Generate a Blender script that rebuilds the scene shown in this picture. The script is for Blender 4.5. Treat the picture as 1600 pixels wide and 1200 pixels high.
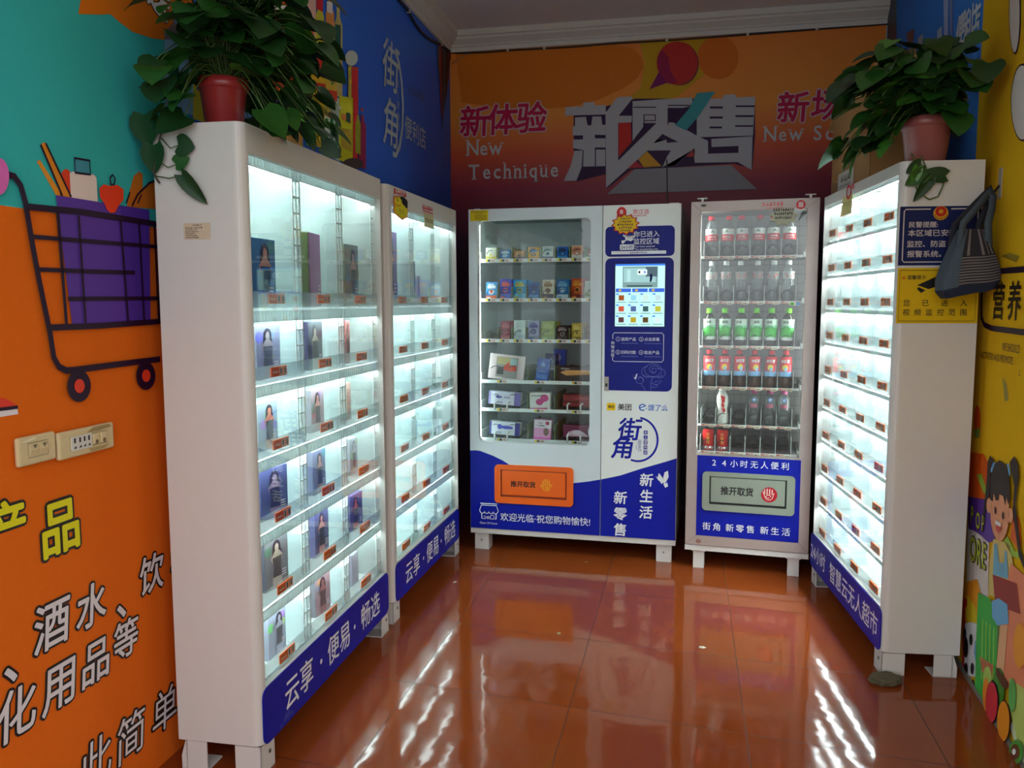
import bpy, bmesh, math, random
import numpy as np
from mathutils import Matrix, Vector

for o in list(bpy.data.objects):
    bpy.data.objects.remove(o, do_unlink=True)
SC = bpy.context.scene
COL = SC.collection
PI = math.pi

# ------------------------------------------------------------------ camera
F_PX, PITCH, ROLL, YAW, CAM_H = 1295.07, 0.0984, -0.0021, 0.2086, 1.426
_cy, _sy, _cp, _sp = math.cos(YAW), math.sin(YAW), math.cos(PITCH), math.sin(PITCH)
FWD = Vector((-_sy*_cp, _cy*_cp, -_sp))
_r0 = Vector((_cy, _sy, 0.0)); _u0 = _r0.cross(FWD)
RGT = math.cos(ROLL)*_r0 + math.sin(ROLL)*_u0
UPV = -math.sin(ROLL)*_r0 + math.cos(ROLL)*_u0
CAMP = Vector((0.0, 0.0, CAM_H))
cd = bpy.data.cameras.new('camera'); cam = bpy.data.objects.new('camera', cd); COL.objects.link(cam)
cd.sensor_fit = 'HORIZONTAL'; cd.sensor_width = 36.0; cd.lens = 36.0*F_PX/1600.0; cd.clip_start = 0.05
_m = Matrix((RGT, UPV, -FWD)).transposed().to_4x4(); _m.translation = CAMP
cam.matrix_world = _m
SC.camera = cam

# ------------------------------------------------------------------ world and light
w = bpy.data.worlds.new('overcast_sky'); SC.world = w; w.use_nodes = True
wn = w.node_tree.nodes; wl = w.node_tree.links
bg = wn['Background']; bg.inputs['Color'].default_value = (0.93, 0.96, 1.0, 1); bg.inputs['Strength'].default_value = 1.55
SC.view_settings.view_transform = 'Standard'; SC.view_settings.look = 'None'
SC.view_settings.exposure = 0.62; SC.view_settings.gamma = 1.0; SC.view_settings.use_curve_mapping = False
pl = bpy.data.lights.new('doorway_portal', 'AREA'); pl.shape = 'RECTANGLE'; pl.size = 2.2; pl.size_y = 2.8
pl.cycles.is_portal = True
po = bpy.data.objects.new('doorway_portal', pl); COL.objects.link(po)
po.location = (-0.25, 0.62, 1.4); po.rotation_euler = (PI/2, 0, 0)
SC.cycles.use_denoising = True
SC.cycles.transparent_max_bounces = 24
SC.cycles.max_bounces = 8; SC.cycles.diffuse_bounces = 4; SC.cycles.glossy_bounces = 4; SC.cycles.transmission_bounces = 4
SC.cycles.sample_clamp_indirect = 6.0
SC.cycles.caustics_reflective = False; SC.cycles.caustics_refractive = False

# ------------------------------------------------------------------ materials
def S(r, g, b):
    f = lambda c: (c/255.0)/12.92 if c <= 10.3 else (((c/255.0)+0.055)/1.055)**2.4
    return (f(r), f(g), f(b))
MATS = {}
def mat(name, rgb, rough=0.5, metal=0.0, emit=0.0, var=0.06, scale=40.0, bump=0.0, spec=0.5, alpha=None):
    if name in MATS: return MATS[name]
    m = bpy.data.materials.new(name); m.use_nodes = True; MATS[name] = m
    nt = m.node_tree; b = nt.nodes['Principled BSDF']
    c = (*rgb, 1.0)
    b.inputs['Base Color'].default_value = c
    b.inputs['Roughness'].default_value = rough; b.inputs['Metallic'].default_value = metal
    b.inputs['Specular IOR Level'].default_value = spec
    if var > 0 or bump > 0:
        tc = nt.nodes.new('ShaderNodeTexCoord'); n = nt.nodes.new('ShaderNodeTexNoise')
        n.inputs['Scale'].default_value = scale; n.inputs['Detail'].default_value = 3.0
        nt.links.new(tc.outputs['Object'], n.inputs['Vector'])
        if var > 0:
            mx = nt.nodes.new('ShaderNodeMix'); mx.data_type = 'RGBA'
            mx.inputs[6].default_value = tuple(x*(1-var) for x in rgb)+(1,)
            mx.inputs[7].default_value = tuple(min(1, x*(1+var)) for x in rgb)+(1,)
            nt.links.new(n.outputs['Fac'], mx.inputs[0]); nt.links.new(mx.outputs[2], b.inputs['Base Color'])
        if bump > 0:
            bp = nt.nodes.new('ShaderNodeBump'); bp.inputs['Strength'].default_value = bump; bp.inputs['Distance'].default_value = 0.002
            nt.links.new(n.outputs['Fac'], bp.inputs['Height']); nt.links.new(bp.outputs['Normal'], b.inputs['Normal'])
    if emit > 0:
        b.inputs['Emission Color'].default_value = c; b.inputs['Emission Strength'].default_value = emit
    return m
def clear(name, tint=(1, 1, 1), body=0.0, bodycol=(0.8, 0.85, 0.85), gloss=1.0, rough=0.03, through=None):
    """thin clear plastic or glass: see-through, a fresnel reflection, a little body colour"""
    if name in MATS: return MATS[name]
    m = bpy.data.materials.new(name); m.use_nodes = True; MATS[name] = m
    nt = m.node_tree; nt.nodes.remove(nt.nodes['Principled BSDF']); out = nt.nodes['Material Output']
    tr = nt.nodes.new('ShaderNodeBsdfTransparent'); tr.inputs['Color'].default_value = (*tint, 1)
    gl = nt.nodes.new('ShaderNodeBsdfGlossy'); gl.inputs['Roughness'].default_value = rough
    ge = nt.nodes.new('ShaderNodeNewGeometry'); vd = nt.nodes.new('ShaderNodeVectorMath'); vd.operation = 'DOT_PRODUCT'
    nt.links.new(ge.outputs['Normal'], vd.inputs[0]); nt.links.new(ge.outputs['Incoming'], vd.inputs[1])
    def mt(op, a, b):
        n = nt.nodes.new('ShaderNodeMath'); n.operation = op
        for i, v in enumerate((a, b)):
            if isinstance(v, (int, float)): n.inputs[i].default_value = v
            elif v is not None: nt.links.new(v, n.inputs[i])
        return n.outputs[0]
    fac = mt('POWER', mt('SUBTRACT', 1.0, mt('ABSOLUTE', vd.outputs['Value'], None)), 5.0)
    mu = mt('MULTIPLY', mt('ADD', 0.035, mt('MULTIPLY', fac, 0.965)), gloss)     # Schlick, the same from both faces
    mx = nt.nodes.new('ShaderNodeMixShader'); nt.links.new(mu, mx.inputs[0])
    src = tr.outputs[0]
    if body > 0:
        df = nt.nodes.new('ShaderNodeBsdfDiffuse'); df.inputs['Color'].default_value = (*bodycol, 1)
        tl = nt.nodes.new('ShaderNodeBsdfTranslucent'); tl.inputs['Color'].default_value = (*(through or bodycol), 1)
        m0 = nt.nodes.new('ShaderNodeMixShader'); m0.inputs[0].default_value = 0.5
        nt.links.new(df.outputs[0], m0.inputs[1]); nt.links.new(tl.outputs[0], m0.inputs[2])
        m2 = nt.nodes.new('ShaderNodeMixShader'); m2.inputs[0].default_value = body
        nt.links.new(tr.outputs[0], m2.inputs[1]); nt.links.new(m0.outputs[0], m2.inputs[2]); src = m2.outputs[0]
    nt.links.new(src, mx.inputs[1]); nt.links.new(gl.outputs[0], mx.inputs[2])
    nt.links.new(mx.outputs[0], out.inputs['Surface'])
    return m
_ink = {}
def ink(r, g, b, rough=0.45):
    k = f'ink_{r}_{g}_{b}_{int(rough*100)}'
    return mat(k, S(r, g, b), rough, var=0.04, scale=60, spec=0.22)
def lamp(name, rgb, strength):
    if name in MATS: return MATS[name]
    m = bpy.data.materials.new(name); m.use_nodes = True; MATS[name] = m
    nt = m.node_tree; nt.nodes.remove(nt.nodes['Principled BSDF'])
    e = nt.nodes.new('ShaderNodeEmission'); e.inputs['Color'].default_value = (*rgb, 1); e.inputs['Strength'].default_value = strength
    nt.links.new(e.outputs[0], nt.nodes['Material Output'].inputs['Surface'])
    return m

# ------------------------------------------------------------------ text outlines
_TX = {}
def glyphs(s, bold=0.0, shear=0.0):
    k = (s, bold, shear)
    if k in _TX: return _TX[k]
    c = bpy.data.curves.new('lettering', 'FONT'); c.body = s; c.shear = shear; c.resolution_u = 3
    o = bpy.data.objects.new('lettering', c); COL.objects.link(o)
    dg = bpy.context.evaluated_depsgraph_get(); dg.update()
    me = bpy.data.meshes.new_from_object(o.evaluated_get(dg))
    V = np.zeros(len(me.vertices)*3); me.vertices.foreach_get('co', V); V = V.reshape(-1, 3)
    Fc = [tuple(p.vertices) for p in me.polygons]
    bpy.data.objects.remove(o, do_unlink=True); bpy.data.curves.remove(c); bpy.data.meshes.remove(me)
    if bold > 0.003 and len(V):      # embolden: the same outlines set off in a ring
        n = 6 if bold < 0.03 else 10; Vs = [V]; Fs = list(Fc); b = len(V)
        for j in range(n):
            a = 2*PI*j/n+0.4; Vs.append(V+np.array([bold*math.cos(a), bold*math.sin(a), j+1.0])); Fs += [tuple(i+b*(j+1) for i in f) for f in Fc]
        V = np.concatenate(Vs); Fc = Fs
    _TX[k] = (V, Fc); return _TX[k]

# ------------------------------------------------------------------ mesh builder
class MB:
    def __init__(s, M=None):
        s.v = []; s.f = []; s.fm = []; s.fs = []; s.mats = []; s.M = M; s.plane = None; s.wrap = None; s.off = (0, 0, 0)
    def mi(s, m):
        if m not in s.mats: s.mats.append(m)
        return s.mats.index(m)
    def add(s, vs, fs, m, smooth=False):
        b = len(s.v); i = s.mi(m)
        for v in vs:
            v = Vector((v[0]+s.off[0], v[1]+s.off[1], v[2]+s.off[2]))
            if s.wrap:   # wrap flat art round a vertical cylinder of radius wrap
                R = s.wrap; a = v.x/R; rr = R-v.y
                v = Vector((rr*math.sin(a), -rr*math.cos(a), v.z))
            s.v.append(tuple(s.M @ v) if s.M else tuple(v))
        for f in fs:
            s.f.append(tuple(b+k for k in f)); s.fm.append(i); s.fs.append(smooth)
        return s
    # solids
    def box(s, x0, x1, y0, y1, z0, z1, m):
        return s.add([(x0,y0,z0),(x1,y0,z0),(x1,y1,z0),(x0,y1,z0),(x0,y0,z1),(x1,y0,z1),(x1,y1,z1),(x0,y1,z1)],
                     [(0,3,2,1),(4,5,6,7),(0,1,5,4),(1,2,6,5),(2,3,7,6),(3,0,4,7)], m)
    def frombm(s, bm, m, smooth=True):
        bm.verts.index_update()
        s.add([tuple(v.co) for v in bm.verts], [tuple(v.index for v in f.verts) for f in bm.faces], m, smooth); bm.free(); return s
    def rbox(s, x0, x1, y0, y1, z0, z1, m, r=0.005, seg=2, smooth=False, T=None):
        bm = bmesh.new(); bmesh.ops.create_cube(bm, size=1.0)
        for v in bm.verts: v.co = Vector(((x0+x1)/2+v.co.x*(x1-x0), (y0+y1)/2+v.co.y*(y1-y0), (z0+z1)/2+v.co.z*(z1-z0)))
        bmesh.ops.bevel(bm, geom=bm.edges[:], offset=r, segments=seg, affect='EDGES', profile=0.5)
        if T is not None: bmesh.ops.transform(bm, matrix=T, verts=bm.verts)
        return s.frombm(bm, m, smooth)
    def extrude(s, poly, z0, z1, m, smooth=False):   # poly in x,y
        n = len(poly)
        vs = [(p[0], p[1], z0) for p in poly]+[(p[0], p[1], z1) for p in poly]
        fs = [tuple(range(n))[::-1], tuple(range(n, 2*n))]
        s.add(vs, fs, m)
        return s.add(vs, [(i, (i+1)%n, n+(i+1)%n, n+i) for i in range(n)], m, smooth)
    def slab(s, poly, y0, y1, m, m2=None):           # poly in x,z ; y0 is the front
        n = len(poly); vs = [(p[0], y0, p[1]) for p in poly]+[(p[0], y1, p[1]) for p in poly]
        s.add(vs, [tuple(range(n)), tuple(range(n, 2*n))[::-1]], m)
        return s.add(vs, [(i, n+i, n+(i+1)%n, (i+1)%n) for i in range(n)], m2 or m)
    def tube(s, pts, r, m, seg=6, closed=False):
        pts = [Vector(p) for p in pts]; n = len(pts); rs = r if isinstance(r, (list, tuple)) else [r]*n
        vs = []; up = Vector((0, 0, 1)); prev = None
        for i, p in enumerate(pts):
            a = pts[(i-1)%n] if (closed or i > 0) else p; b = pts[(i+1)%n] if (closed or i < n-1) else p
            t = (b-a); t = t.normalized() if t.length > 1e-9 else Vector((0, 0, 1))
            if prev is None:
                u = t.cross(up); 
                if u.length < 1e-3: u = t.cross(Vector((1, 0, 0)))
            else: u = prev - t*prev.dot(t)
            if u.length < 1e-6: u = t.orthogonal()
            u.normalize(); prev = u; v = t.cross(u)
            for k in range(seg):
                q = 2*PI*k/seg; vs.append(p+rs[i]*(math.cos(q)*u+math.sin(q)*v))
        fs = []
        for i in range(n if closed else n-1):
            j = (i+1)%n
            for k in range(seg): fs.append((i*seg+k, i*seg+(k+1)%seg, j*seg+(k+1)%seg, j*seg+k))
        if not closed: fs += [tuple(range(seg))[::-1], tuple(range((n-1)*seg, n*seg))]
        return s.add(vs, fs, m, True)
    def lathe(s, prof, m, seg=20, cx=0, cy=0, sq=None, cap=True):
        vs = []; n = len(prof)
        for r, z in prof:
            for k in range(seg):
                a = 2*PI*k/seg; vs.append((cx+r*math.cos(a), cy+r*math.sin(a), z))
        fs = [(i*seg+k, i*seg+(k+1)%seg, (i+1)*seg+(k+1)%seg, (i+1)*seg+k) for i in range(n-1) for k in range(seg)]
        if cap: fs += [tuple(range(seg))[::-1], tuple(range((n-1)*seg, n*seg))]
        return s.add(vs, fs, m, True)
    def platehole(s, x0, x1, z0, z1, hx0, hx1, hz0, hz1, r, y0, y1, m, inner=None, seg=5):
        """flat frame in x,z from y0 (front) to y1 with a round-cornered hole"""
        I = []; O = []
        for cx, cz, a0, ox, oz in ((hx1-r, hz1-r, 0, x1, z1), (hx0+r, hz1-r, PI/2, x0, z1), (hx0+r, hz0+r, PI, x0, z0), (hx1-r, hz0+r, 1.5*PI, x1, z0)):
            for k in range(seg+1):
                a = a0+PI/2*k/seg; I.append((cx+r*math.cos(a), cz+r*math.sin(a))); O.append((ox, oz))
        n = len(I)
        vs = [(p[0], y0, p[1]) for p in I]+[(x1,y0,z1),(x0,y0,z1),(x0,y0,z0),(x1,y0,z0)]
        fs = []
        for i in range(n):
            j = (i+1)%n; ci = n+i//(seg+1); cj = n+j//(seg+1)
            fs.append((i, j, ci) if ci == cj else (i, j, cj, ci))
        s.add(vs, fs, m)
        s.add([(p[0], y1, p[1]) for p in I]+[(x1,y1,z1),(x0,y1,z1),(x0,y1,z0),(x1,y1,z0)], [f[::-1] for f in fs], m)
        s.add([(p[0], y0, p[1]) for p in I]+[(p[0], y1, p[1]) for p in I], [(i, n+i, n+(i+1)%n, (i+1)%n) for i in range(n)], inner or m, False)
        c = [(x0,z0),(x1,z0),(x1,z1),(x0,z1)]
        return s.add([(p[0], y0, p[1]) for p in c]+[(p[0], y1, p[1]) for p in c], [(i, (i+1)%4, 4+(i+1)%4, 4+i) for i in range(4)], m)
    # flat printed art in the x,z plane at depth y
    def poly(s, pts, y, m):
        return s.add([(p[0], y, p[1]) for p in pts], [tuple(range(len(pts)))], m)
    def rect(s, x0, x1, z0, z1, y, m):
        return s.poly([(x0,z0),(x1,z0),(x1,z1),(x0,z1)], y, m)
    def rrect(s, x0, x1, z0, z1, r, y, m, seg=5):
        return s.poly(rr(x0, x1, z0, z1, r, seg), y, m)
    def disc(s, cx, cz, rx, rz, y, m, seg=24):
        return s.poly([(cx+rx*math.cos(2*PI*k/seg), cz+rz*math.sin(2*PI*k/seg)) for k in range(seg)], y, m)
    def line(s, pts, wd, y, m, closed=False):
        pts = [Vector((p[0], p[1])) for p in pts]; n = len(pts); L = []; R = []
        for i, p in enumerate(pts):
            a = pts[(i-1)%n] if (closed or i) else p; b = pts[(i+1)%n] if (closed or i < n-1) else p
            t = b-a; t = t.normalized() if t.length > 1e-9 else Vector((1, 0)); q = Vector((-t.y, t.x))*wd/2
            L.append(p+q); R.append(p-q)
        vs = [(p.x, y, p.y) for p in L]+[(p.x, y, p.y) for p in R]
        return s.add(vs, [(i, (i+1)%n, n+(i+1)%n, n+i) for i in range(n if closed else n-1)], m)
    def ring(s, cx, cz, rx, rz, wd, y, m, a0=0, a1=2*PI, seg=28):
        return s.line([(cx+rx*math.cos(a0+(a1-a0)*k/seg), cz+rz*math.sin(a0+(a1-a0)*k/seg)) for k in range(seg+1)], wd, y, m)
    def text(s, t, x, z, h, y, m, bold=0.0, shear=0.0, anchor='c', sx=1.0, rot=0.0, spacing=0.0):
        if spacing:
            adv = h*(1.0+spacing)*sx; n = len(t)
            for i, ch in enumerate(t):
                if ch != ' ': s.text(ch, x+(i-(n-1)/2)*adv*math.cos(rot), z+(i-(n-1)/2)*adv*math.sin(rot), h, y, m, bold, shear, 'c', sx, rot)
            return s
        V, Fc = glyphs(t, bold, shear)
        if len(V) == 0: return s
        cjk = any(ord(c) > 0x2e00 for c in t)
        k = h/(0.93 if cjk else 0.73)
        xs = V[:, 0]; x0, x1 = xs.min(), xs.max(); zc = 0.375 if cjk else 0.365
        ax = (x0+x1)/2 if anchor == 'c' else x0 if anchor == 'l' else x1
        c, q = math.cos(rot), math.sin(rot); vs = []
        for v in V:
            a, b = (v[0]-ax)*k*sx, (v[1]-zc)*k
            vs.append((x+a*c-b*q, y+0.00006*v[2], z+a*q+b*c))
        return s.add(vs, Fc, m)
    def scrawl(s, x0, x1, z, h, y, m, n=8, seed=0):   # unreadably small writing: a row of tiny marks
        rd = random.Random(seed); a = x0; st = (x1-x0)/n
        for i in range(n):
            x = x0+i*st; s.rect(x, x+st*0.7, z-h/2*rd.uniform(.5, 1), z-h/2*rd.uniform(.0, .3)+h*0.1, y, m)
            s.rect(x+st*rd.uniform(.1, .4), x+st*rd.uniform(.5, .7), z+h*0.1, z+h/2, y, m)
        return s
    # the same with points read off the wall in picture pixels
    def q(s, x, y): return s.plane.pix(x, y)
    def ppoly(s, pts, y, m): return s.poly([s.q(*p) for p in pts], y, m)
    def pline(s, pts, wd, y, m, closed=False): return s.line([s.q(*p) for p in pts], wd, y, m, closed)
    def pdisc(s, cx, cy, rx, ry, y, m, seg=24): return s.ppoly([(cx+rx*math.cos(2*PI*k/seg), cy+ry*math.sin(2*PI*k/seg)) for k in range(seg)], y, m)
    def ptext(s, t, px, py, hpx, y, m, bold=0.0, shear=0.0, anchor='c', sx=1.0, out=None, ow=0.0, rot=0.0):
        x, z = s.q(px, py); h = hpx*s.plane.dist(px, py)/F_PX
        if out is not None: s.text(t, x, z, h, y+0.0008, out, bold+ow, shear, anchor, sx, rot)
        return s.text(t, x, z, h, y, m, bold, shear, anchor, sx, rot)
    def build(s, name, parent=None, label=None, cat=None, group=None, kind=None, loc=None, rot=None):
        me = bpy.data.meshes.new(name); me.from_pydata(s.v, [], s.f)
        for m in s.mats: me.materials.append(m)
        me.polygons.foreach_set('material_index', s.fm); me.polygons.foreach_set('use_smooth', s.fs); me.update()
        return link(name, me, parent, label, cat, group, kind, loc, rot)
def rr(x0, x1, z0, z1, r, seg=5):
    P = []
    for cx, cz, a0 in ((x1-r, z1-r, 0), (x0+r, z1-r, PI/2), (x0+r, z0+r, PI), (x1-r, z0+r, 1.5*PI)):
        for k in range(seg+1):
            a = a0+PI/2*k/seg; P.append((cx+r*math.cos(a), cz+r*math.sin(a)))
    return P
def link(name, me, parent=None, label=None, cat=None, group=None, kind=None, loc=None, rot=None):
    o = bpy.data.objects.new(name, me); COL.objects.link(o)
    if parent is not None: o.parent = parent
    if loc is not None: o.location = loc
    if rot is not None: o.rotation_euler = rot
    if label: o['label'] = label
    if cat: o['category'] = cat
    if group: o['group'] = group
    if kind: o['kind'] = kind
    return o
def thing(name, label, cat, loc=(0, 0, 0), rz=0.0, group=None):
    o = link(name, None, None, label, cat, group, None, loc, (0, 0, rz)); o.empty_display_size = 0.1; return o
def dup(root, loc, rot, label, group=None):
    r = root.copy(); COL.objects.link(r); r.location = loc; r.rotation_euler = rot; r['label'] = label
    if group: r['group'] = group
    for ch in root.children:
        c = ch.copy(); COL.objects.link(c); c.parent = r
    return r
class Plane:
    """an upright plane: local x runs to the right as you face it, y into it, z up"""
    def __init__(s, o, rz):
        s.o = Vector(o); s.rz = rz; s.X = Vector((math.cos(rz), math.sin(rz), 0)); s.Y = Vector((-math.sin(rz), math.cos(rz), 0))
    def hit(s, px, py):
        d = FWD+RGT*((px-800)/F_PX)+UPV*((600-py)/F_PX); t = ((s.o-CAMP).dot(s.Y))/d.dot(s.Y); return CAMP+d*t
    def pix(s, px, py):
        d = s.hit(px, py)-s.o; return (d.dot(s.X), d.z)
    def dist(s, px, py): return (s.hit(px, py)-CAMP).dot(FWD)
    def w(s, x, y, z): return s.o+s.X*x+s.Y*y+Vector((0, 0, z))
    def M(s): return Matrix.Translation(s.o) @ Matrix.Rotation(s.rz, 4, 'Z')

# shared materials
WHITE = mat('white_enamel', S(212, 209, 205), 0.38, var=0.03, scale=25)
LINER = mat('white_liner', S(238, 242, 242), 0.5, var=0.02)
BLUE = mat('royal_blue_vinyl', S(10, 26, 150), 0.42, var=0.04, scale=20, spec=0.2)
WTX = mat('white_vinyl_lettering', S(236, 240, 244), 0.5, var=0.02)
BLACK = mat('black_print', S(14, 12, 14), 0.5, var=0.0)
CLEAR = clear('clear_acrylic', (0.99, 1.0, 1.0), 0.08, (0.80, 0.9, 0.92), 0.7, 0.05)
COVER = clear('white_light_diffuser', (0.98, 1, 1), 0.985, (0.88, 0.92, 0.92), 0.5, 0.1, through=(0.21, 0.25, 0.25))
FROST = clear('frosted_acrylic_sheet', (0.97, 1, 1), 0.30, (0.88, 0.96, 0.96), 0.6, 0.08)
RUNG = mat('frosted_acrylic_edge', S(232, 244, 244), 0.5, var=0.02, spec=0.2)
LIP = clear('grey_clear_lip', (0.92, 0.96, 0.96), 0.30, (0.74, 0.80, 0.80), 0.8, 0.06)
GLASS = clear('window_glass', (0.95, 0.98, 0.975), 0.0, gloss=1.15, rough=0.01)
LED = lamp('led_cool_white', (0.84, 1.0, 0.99), 16.5)
LEDE = lamp('led_bright_white', (0.92, 1.0, 1.0), 40.0)
# ------------------------------------------------------------------ the room
LW = Plane((-1.553, 1.0, 0), PI/2+0.0186)
BW = Plane((-1.66, 5.70, 0), 0.0)
RW = Plane((1.1814, 5.70, 0), -PI/2-0.047)
CEIL = 3.262

def floor_mat():
    m = bpy.data.materials.new('polished_red_brown_tile'); m.use_nodes = True; nt = m.node_tree; b = nt.nodes['Principled BSDF']
    N = nt.nodes.new; Lk = nt.links.new
    g = N('ShaderNodeNewGeometry'); sep = N('ShaderNodeSeparateXYZ'); Lk(g.outputs['Position'], sep.inputs[0])
    def math_(op, a, bv=None, c=None):
        n = N('ShaderNodeMath'); n.operation = op
        for i, v in enumerate((a, bv, c)):
            if v is None: continue
            if isinstance(v, (int, float)): n.inputs[i].default_value = v
            else: Lk(v, n.inputs[i])
        return n.outputs[0]
    x = sep.outputs[0]; y = sep.outputs[1]
    u = math_('DIVIDE', math_('ADD', x, 0.985+6.0), 0.6)
    v = math_('DIVIDE', math_('ADD', math_('ADD', y, math_('MULTIPLY', x, 0.11)), -3.345+6.0), 0.6)
    def joint(t):
        fr = math_('FRACT', t); d = math_('MINIMUM', fr, math_('SUBTRACT', 1.0, fr))
        return math_('LESS_THAN', d, 0.0020)
    gr = math_('MAXIMUM', joint(u), joint(v))
    n1 = N('ShaderNodeTexNoise'); n1.inputs['Scale'].default_value = 2.2; n1.inputs['Detail'].default_value = 6
    Lk(g.outputs['Position'], n1.inputs['Vector'])
    n2 = N('ShaderNodeTexNoise'); n2.inputs['Scale'].default_value = 90; Lk(g.outputs['Position'], n2.inputs['Vector'])
    cell = N('ShaderNodeTexWhiteNoise'); cell.noise_dimensions = '2D'
    cv = N('ShaderNodeCombineXYZ'); Lk(math_('FLOOR', u), cv.inputs[0]); Lk(math_('FLOOR', v), cv.inputs[1]); Lk(cv.outputs[0], cell.inputs['Vector'])
    f = math_('ADD', math_('MULTIPLY', n1.outputs['Fac'], 0.6), math_('ADD', math_('MULTIPLY', n2.outputs['Fac'], 0.2), math_('MULTIPLY', cell.outputs['Value'], 0.2)))
    cr = N('ShaderNodeMix'); cr.data_type = 'RGBA'; cr.inputs[6].default_value = (*S(116, 50, 19), 1); cr.inputs[7].default_value = (*S(148, 70, 30), 1)
    Lk(f, cr.inputs[0])
    c2 = N('ShaderNodeMix'); c2.data_type = 'RGBA'; c2.inputs[7].default_value = (*S(52, 26, 14), 1); Lk(gr, c2.inputs[0]); Lk(cr.outputs[2], c2.inputs[6])
    Lk(c2.outputs[2], b.inputs['Base Color'])
    Lk(math_('ADD', 0.045, math_('ADD', math_('MULTIPLY', gr, 0.4), math_('MULTIPLY', n1.outputs['Fac'], 0.05))), b.inputs['Roughness'])
    b.inputs['Specular IOR Level'].default_value = 0.38
    n3 = N('ShaderNodeTexNoise'); n3.inputs['Scale'].default_value = 12.0; n3.inputs['Detail'].default_value = 1.0; Lk(g.outputs['Position'], n3.inputs['Vector'])
    bp = N('ShaderNodeBump'); bp.inputs['Strength'].default_value = 0.6; bp.inputs['Distance'].default_value = 0.0012
    Lk(math_('SUBTRACT', n3.outputs['Fac'], math_('MULTIPLY', gr, 0.6)), bp.inputs['Height']); Lk(bp.outputs['Normal'], b.inputs['Normal'])
    return m
FLOOR = floor_mat()
WALLP = mat('plain_plaster', S(190, 186, 180), 0.8, var=0.05, scale=6)
m = MB(); m.box(-1.85, 1.45, 0.6, 5.9, -0.1, 0.0, FLOOR); m.build('floor', kind='structure')
m = MB(); m.box(-1.85, 1.45, 0.6, 5.9, CEIL, CEIL+0.1, mat('ceiling_paint', S(240, 238, 236), 0.85, var=0.04, scale=3)); m.build('ceiling', kind='structure')
m = MB(); m.box(-6, 6, -8, 0.6, -0.12, -0.02, mat('pavement_concrete', S(150, 146, 140), 0.9, var=0.15, scale=3)); m.build('pavement', kind='structure')
m = MB(LW.M()); m.box(-0.42, 4.9, 0.0, 0.12, 0, CEIL, WALLP); m.build('wall_left', kind='structure')
m = MB(BW.M()); m.box(-0.15, 3.1, 0.0, 0.12, 0, CEIL, WALLP); m.build('wall_back', kind='structure')
m = MB(RW.M()); m.box(-0.15, 5.15, 0.0, 0.12, 0, CEIL, WALLP); m.build('wall_right', kind='structure')
m = MB(); m.box(-1.85, -1.35, 0.5, 0.6, 0, CEIL, WALLP); m.box(0.85, 1.45, 0.5, 0.6, 0, CEIL, WALLP); m.box(-1.35, 0.85, 0.5, 0.6, 2.8, CEIL, WALLP)
m.build('wall_front', kind='structure')
# stepped plaster cornice on the back and the left wall
CORN = mat('cornice_plaster', S(224, 220, 210), 0.75, var=0.05, scale=8)
prof = [(0,0),(.014,0),(.014,.028),(.024,.034),(.024,.042),(.062,.072),(.062,.084),(.076,.09),(.076,.126),(0,.126)]
def cornice(pl, x0, x1, name):
    z0 = CEIL-0.126; n = len(prof); vs = [(x0, -p[0], z0+p[1]) for p in prof]+[(x1, -p[0], z0+p[1]) for p in prof]
    m = MB(pl.M()); m.add(vs, [(i, (i+1)%n, n+(i+1)%n, n+i) for i in range(n)]+[tuple(range(n))[::-1], tuple(range(n, 2*n))], CORN)
    m.build(name, kind='structure')
cornice(BW, 0.0, 2.835, 'trim_1'); cornice(LW, -0.3, 4.72, 'trim_2')
# thin dark skirting at the foot of the right wall
m = MB(RW.M()); m.box(0.02, 5.0, -0.012, 0.0, 0, 0.02, mat('grey_skirting', S(120, 122, 112), 0.6)); m.build('baseboard_right', kind='structure')

# ------------------------------------------------------------------ printed wall murals
E_ = 0.0012
def lay(k): return -0.003-k*E_
INKP = ink(40, 16, 44)
# left wall
m = MB(); m.plane = LW
TEAL = ink(56, 184, 182, 60); ORG = ink(226, 106, 18, 60); LBL = ink(40, 100, 206)
sb = LW.pix(290, 60)[0]
m.rect(-0.4, sb, 0.0, 1.652, lay(0), ORG); m.rect(-0.4, sb, 1.652, 3.13, lay(0), TEAL); m.rect(sb, 4.69, 0.0, 3.13, lay(0), LBL)
m.ppoly([(125,-60),(300,-60),(300,60),(252,62),(236,60),(205,50),(185,35),(170,22),(155,23),(120,22),(124,0)], lay(1), ink(226, 122, 26))
m.ptext('送', 246, -2, 52, lay(3), WTX, 0.02, out=BLACK, ow=0.03, rot=-0.3)
# trolley picture
m.ppoly([(55,252),(60,250),(97,308),(88,310)], lay(1), ink(232, 150, 40)); m.ppoly([(60,226),(66,222),(71,228),(108,308),(96,308)], lay(2), ink(226, 138, 32))
m.pline([(60,226),(94,306)], 0.006, lay(3), INKP); m.pline([(68,224),(108,308)], 0.006, lay(3), INKP)
m.pdisc(101, 290, 11, 26, lay(1), ink(226, 66, 30)); m.ppoly([(106,271),(110,268),(144,273),(148,278),(150,316),(108,312)], lay(2), ink(236, 218, 212))
m.pline([(113,247),(137,251),(138,273),(114,270)], 0.006, lay(3), INKP, True); m.ppoly([(114,249),(136,253),(136,271),(115,268)], lay(2), ink(72, 150, 170))
m.ppoly([(196,324),(200,300),(207,275),(215,268),(221,272),(221,292),(214,324)], lay(1), ink(202, 112, 30))
m.ppoly([(205,324),(214,305),(232,286),(245,280),(245,327)], lay(2), ink(196, 104, 28)); m.pline([(203,322),(212,304),(230,286),(244,281)], 0.006, lay(3), INKP)
m.pline([(194,318),(200,300)], 0.005, lay(3), INKP); m.pline([(212,318),(218,304)], 0.005, lay(3), INKP)
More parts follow.
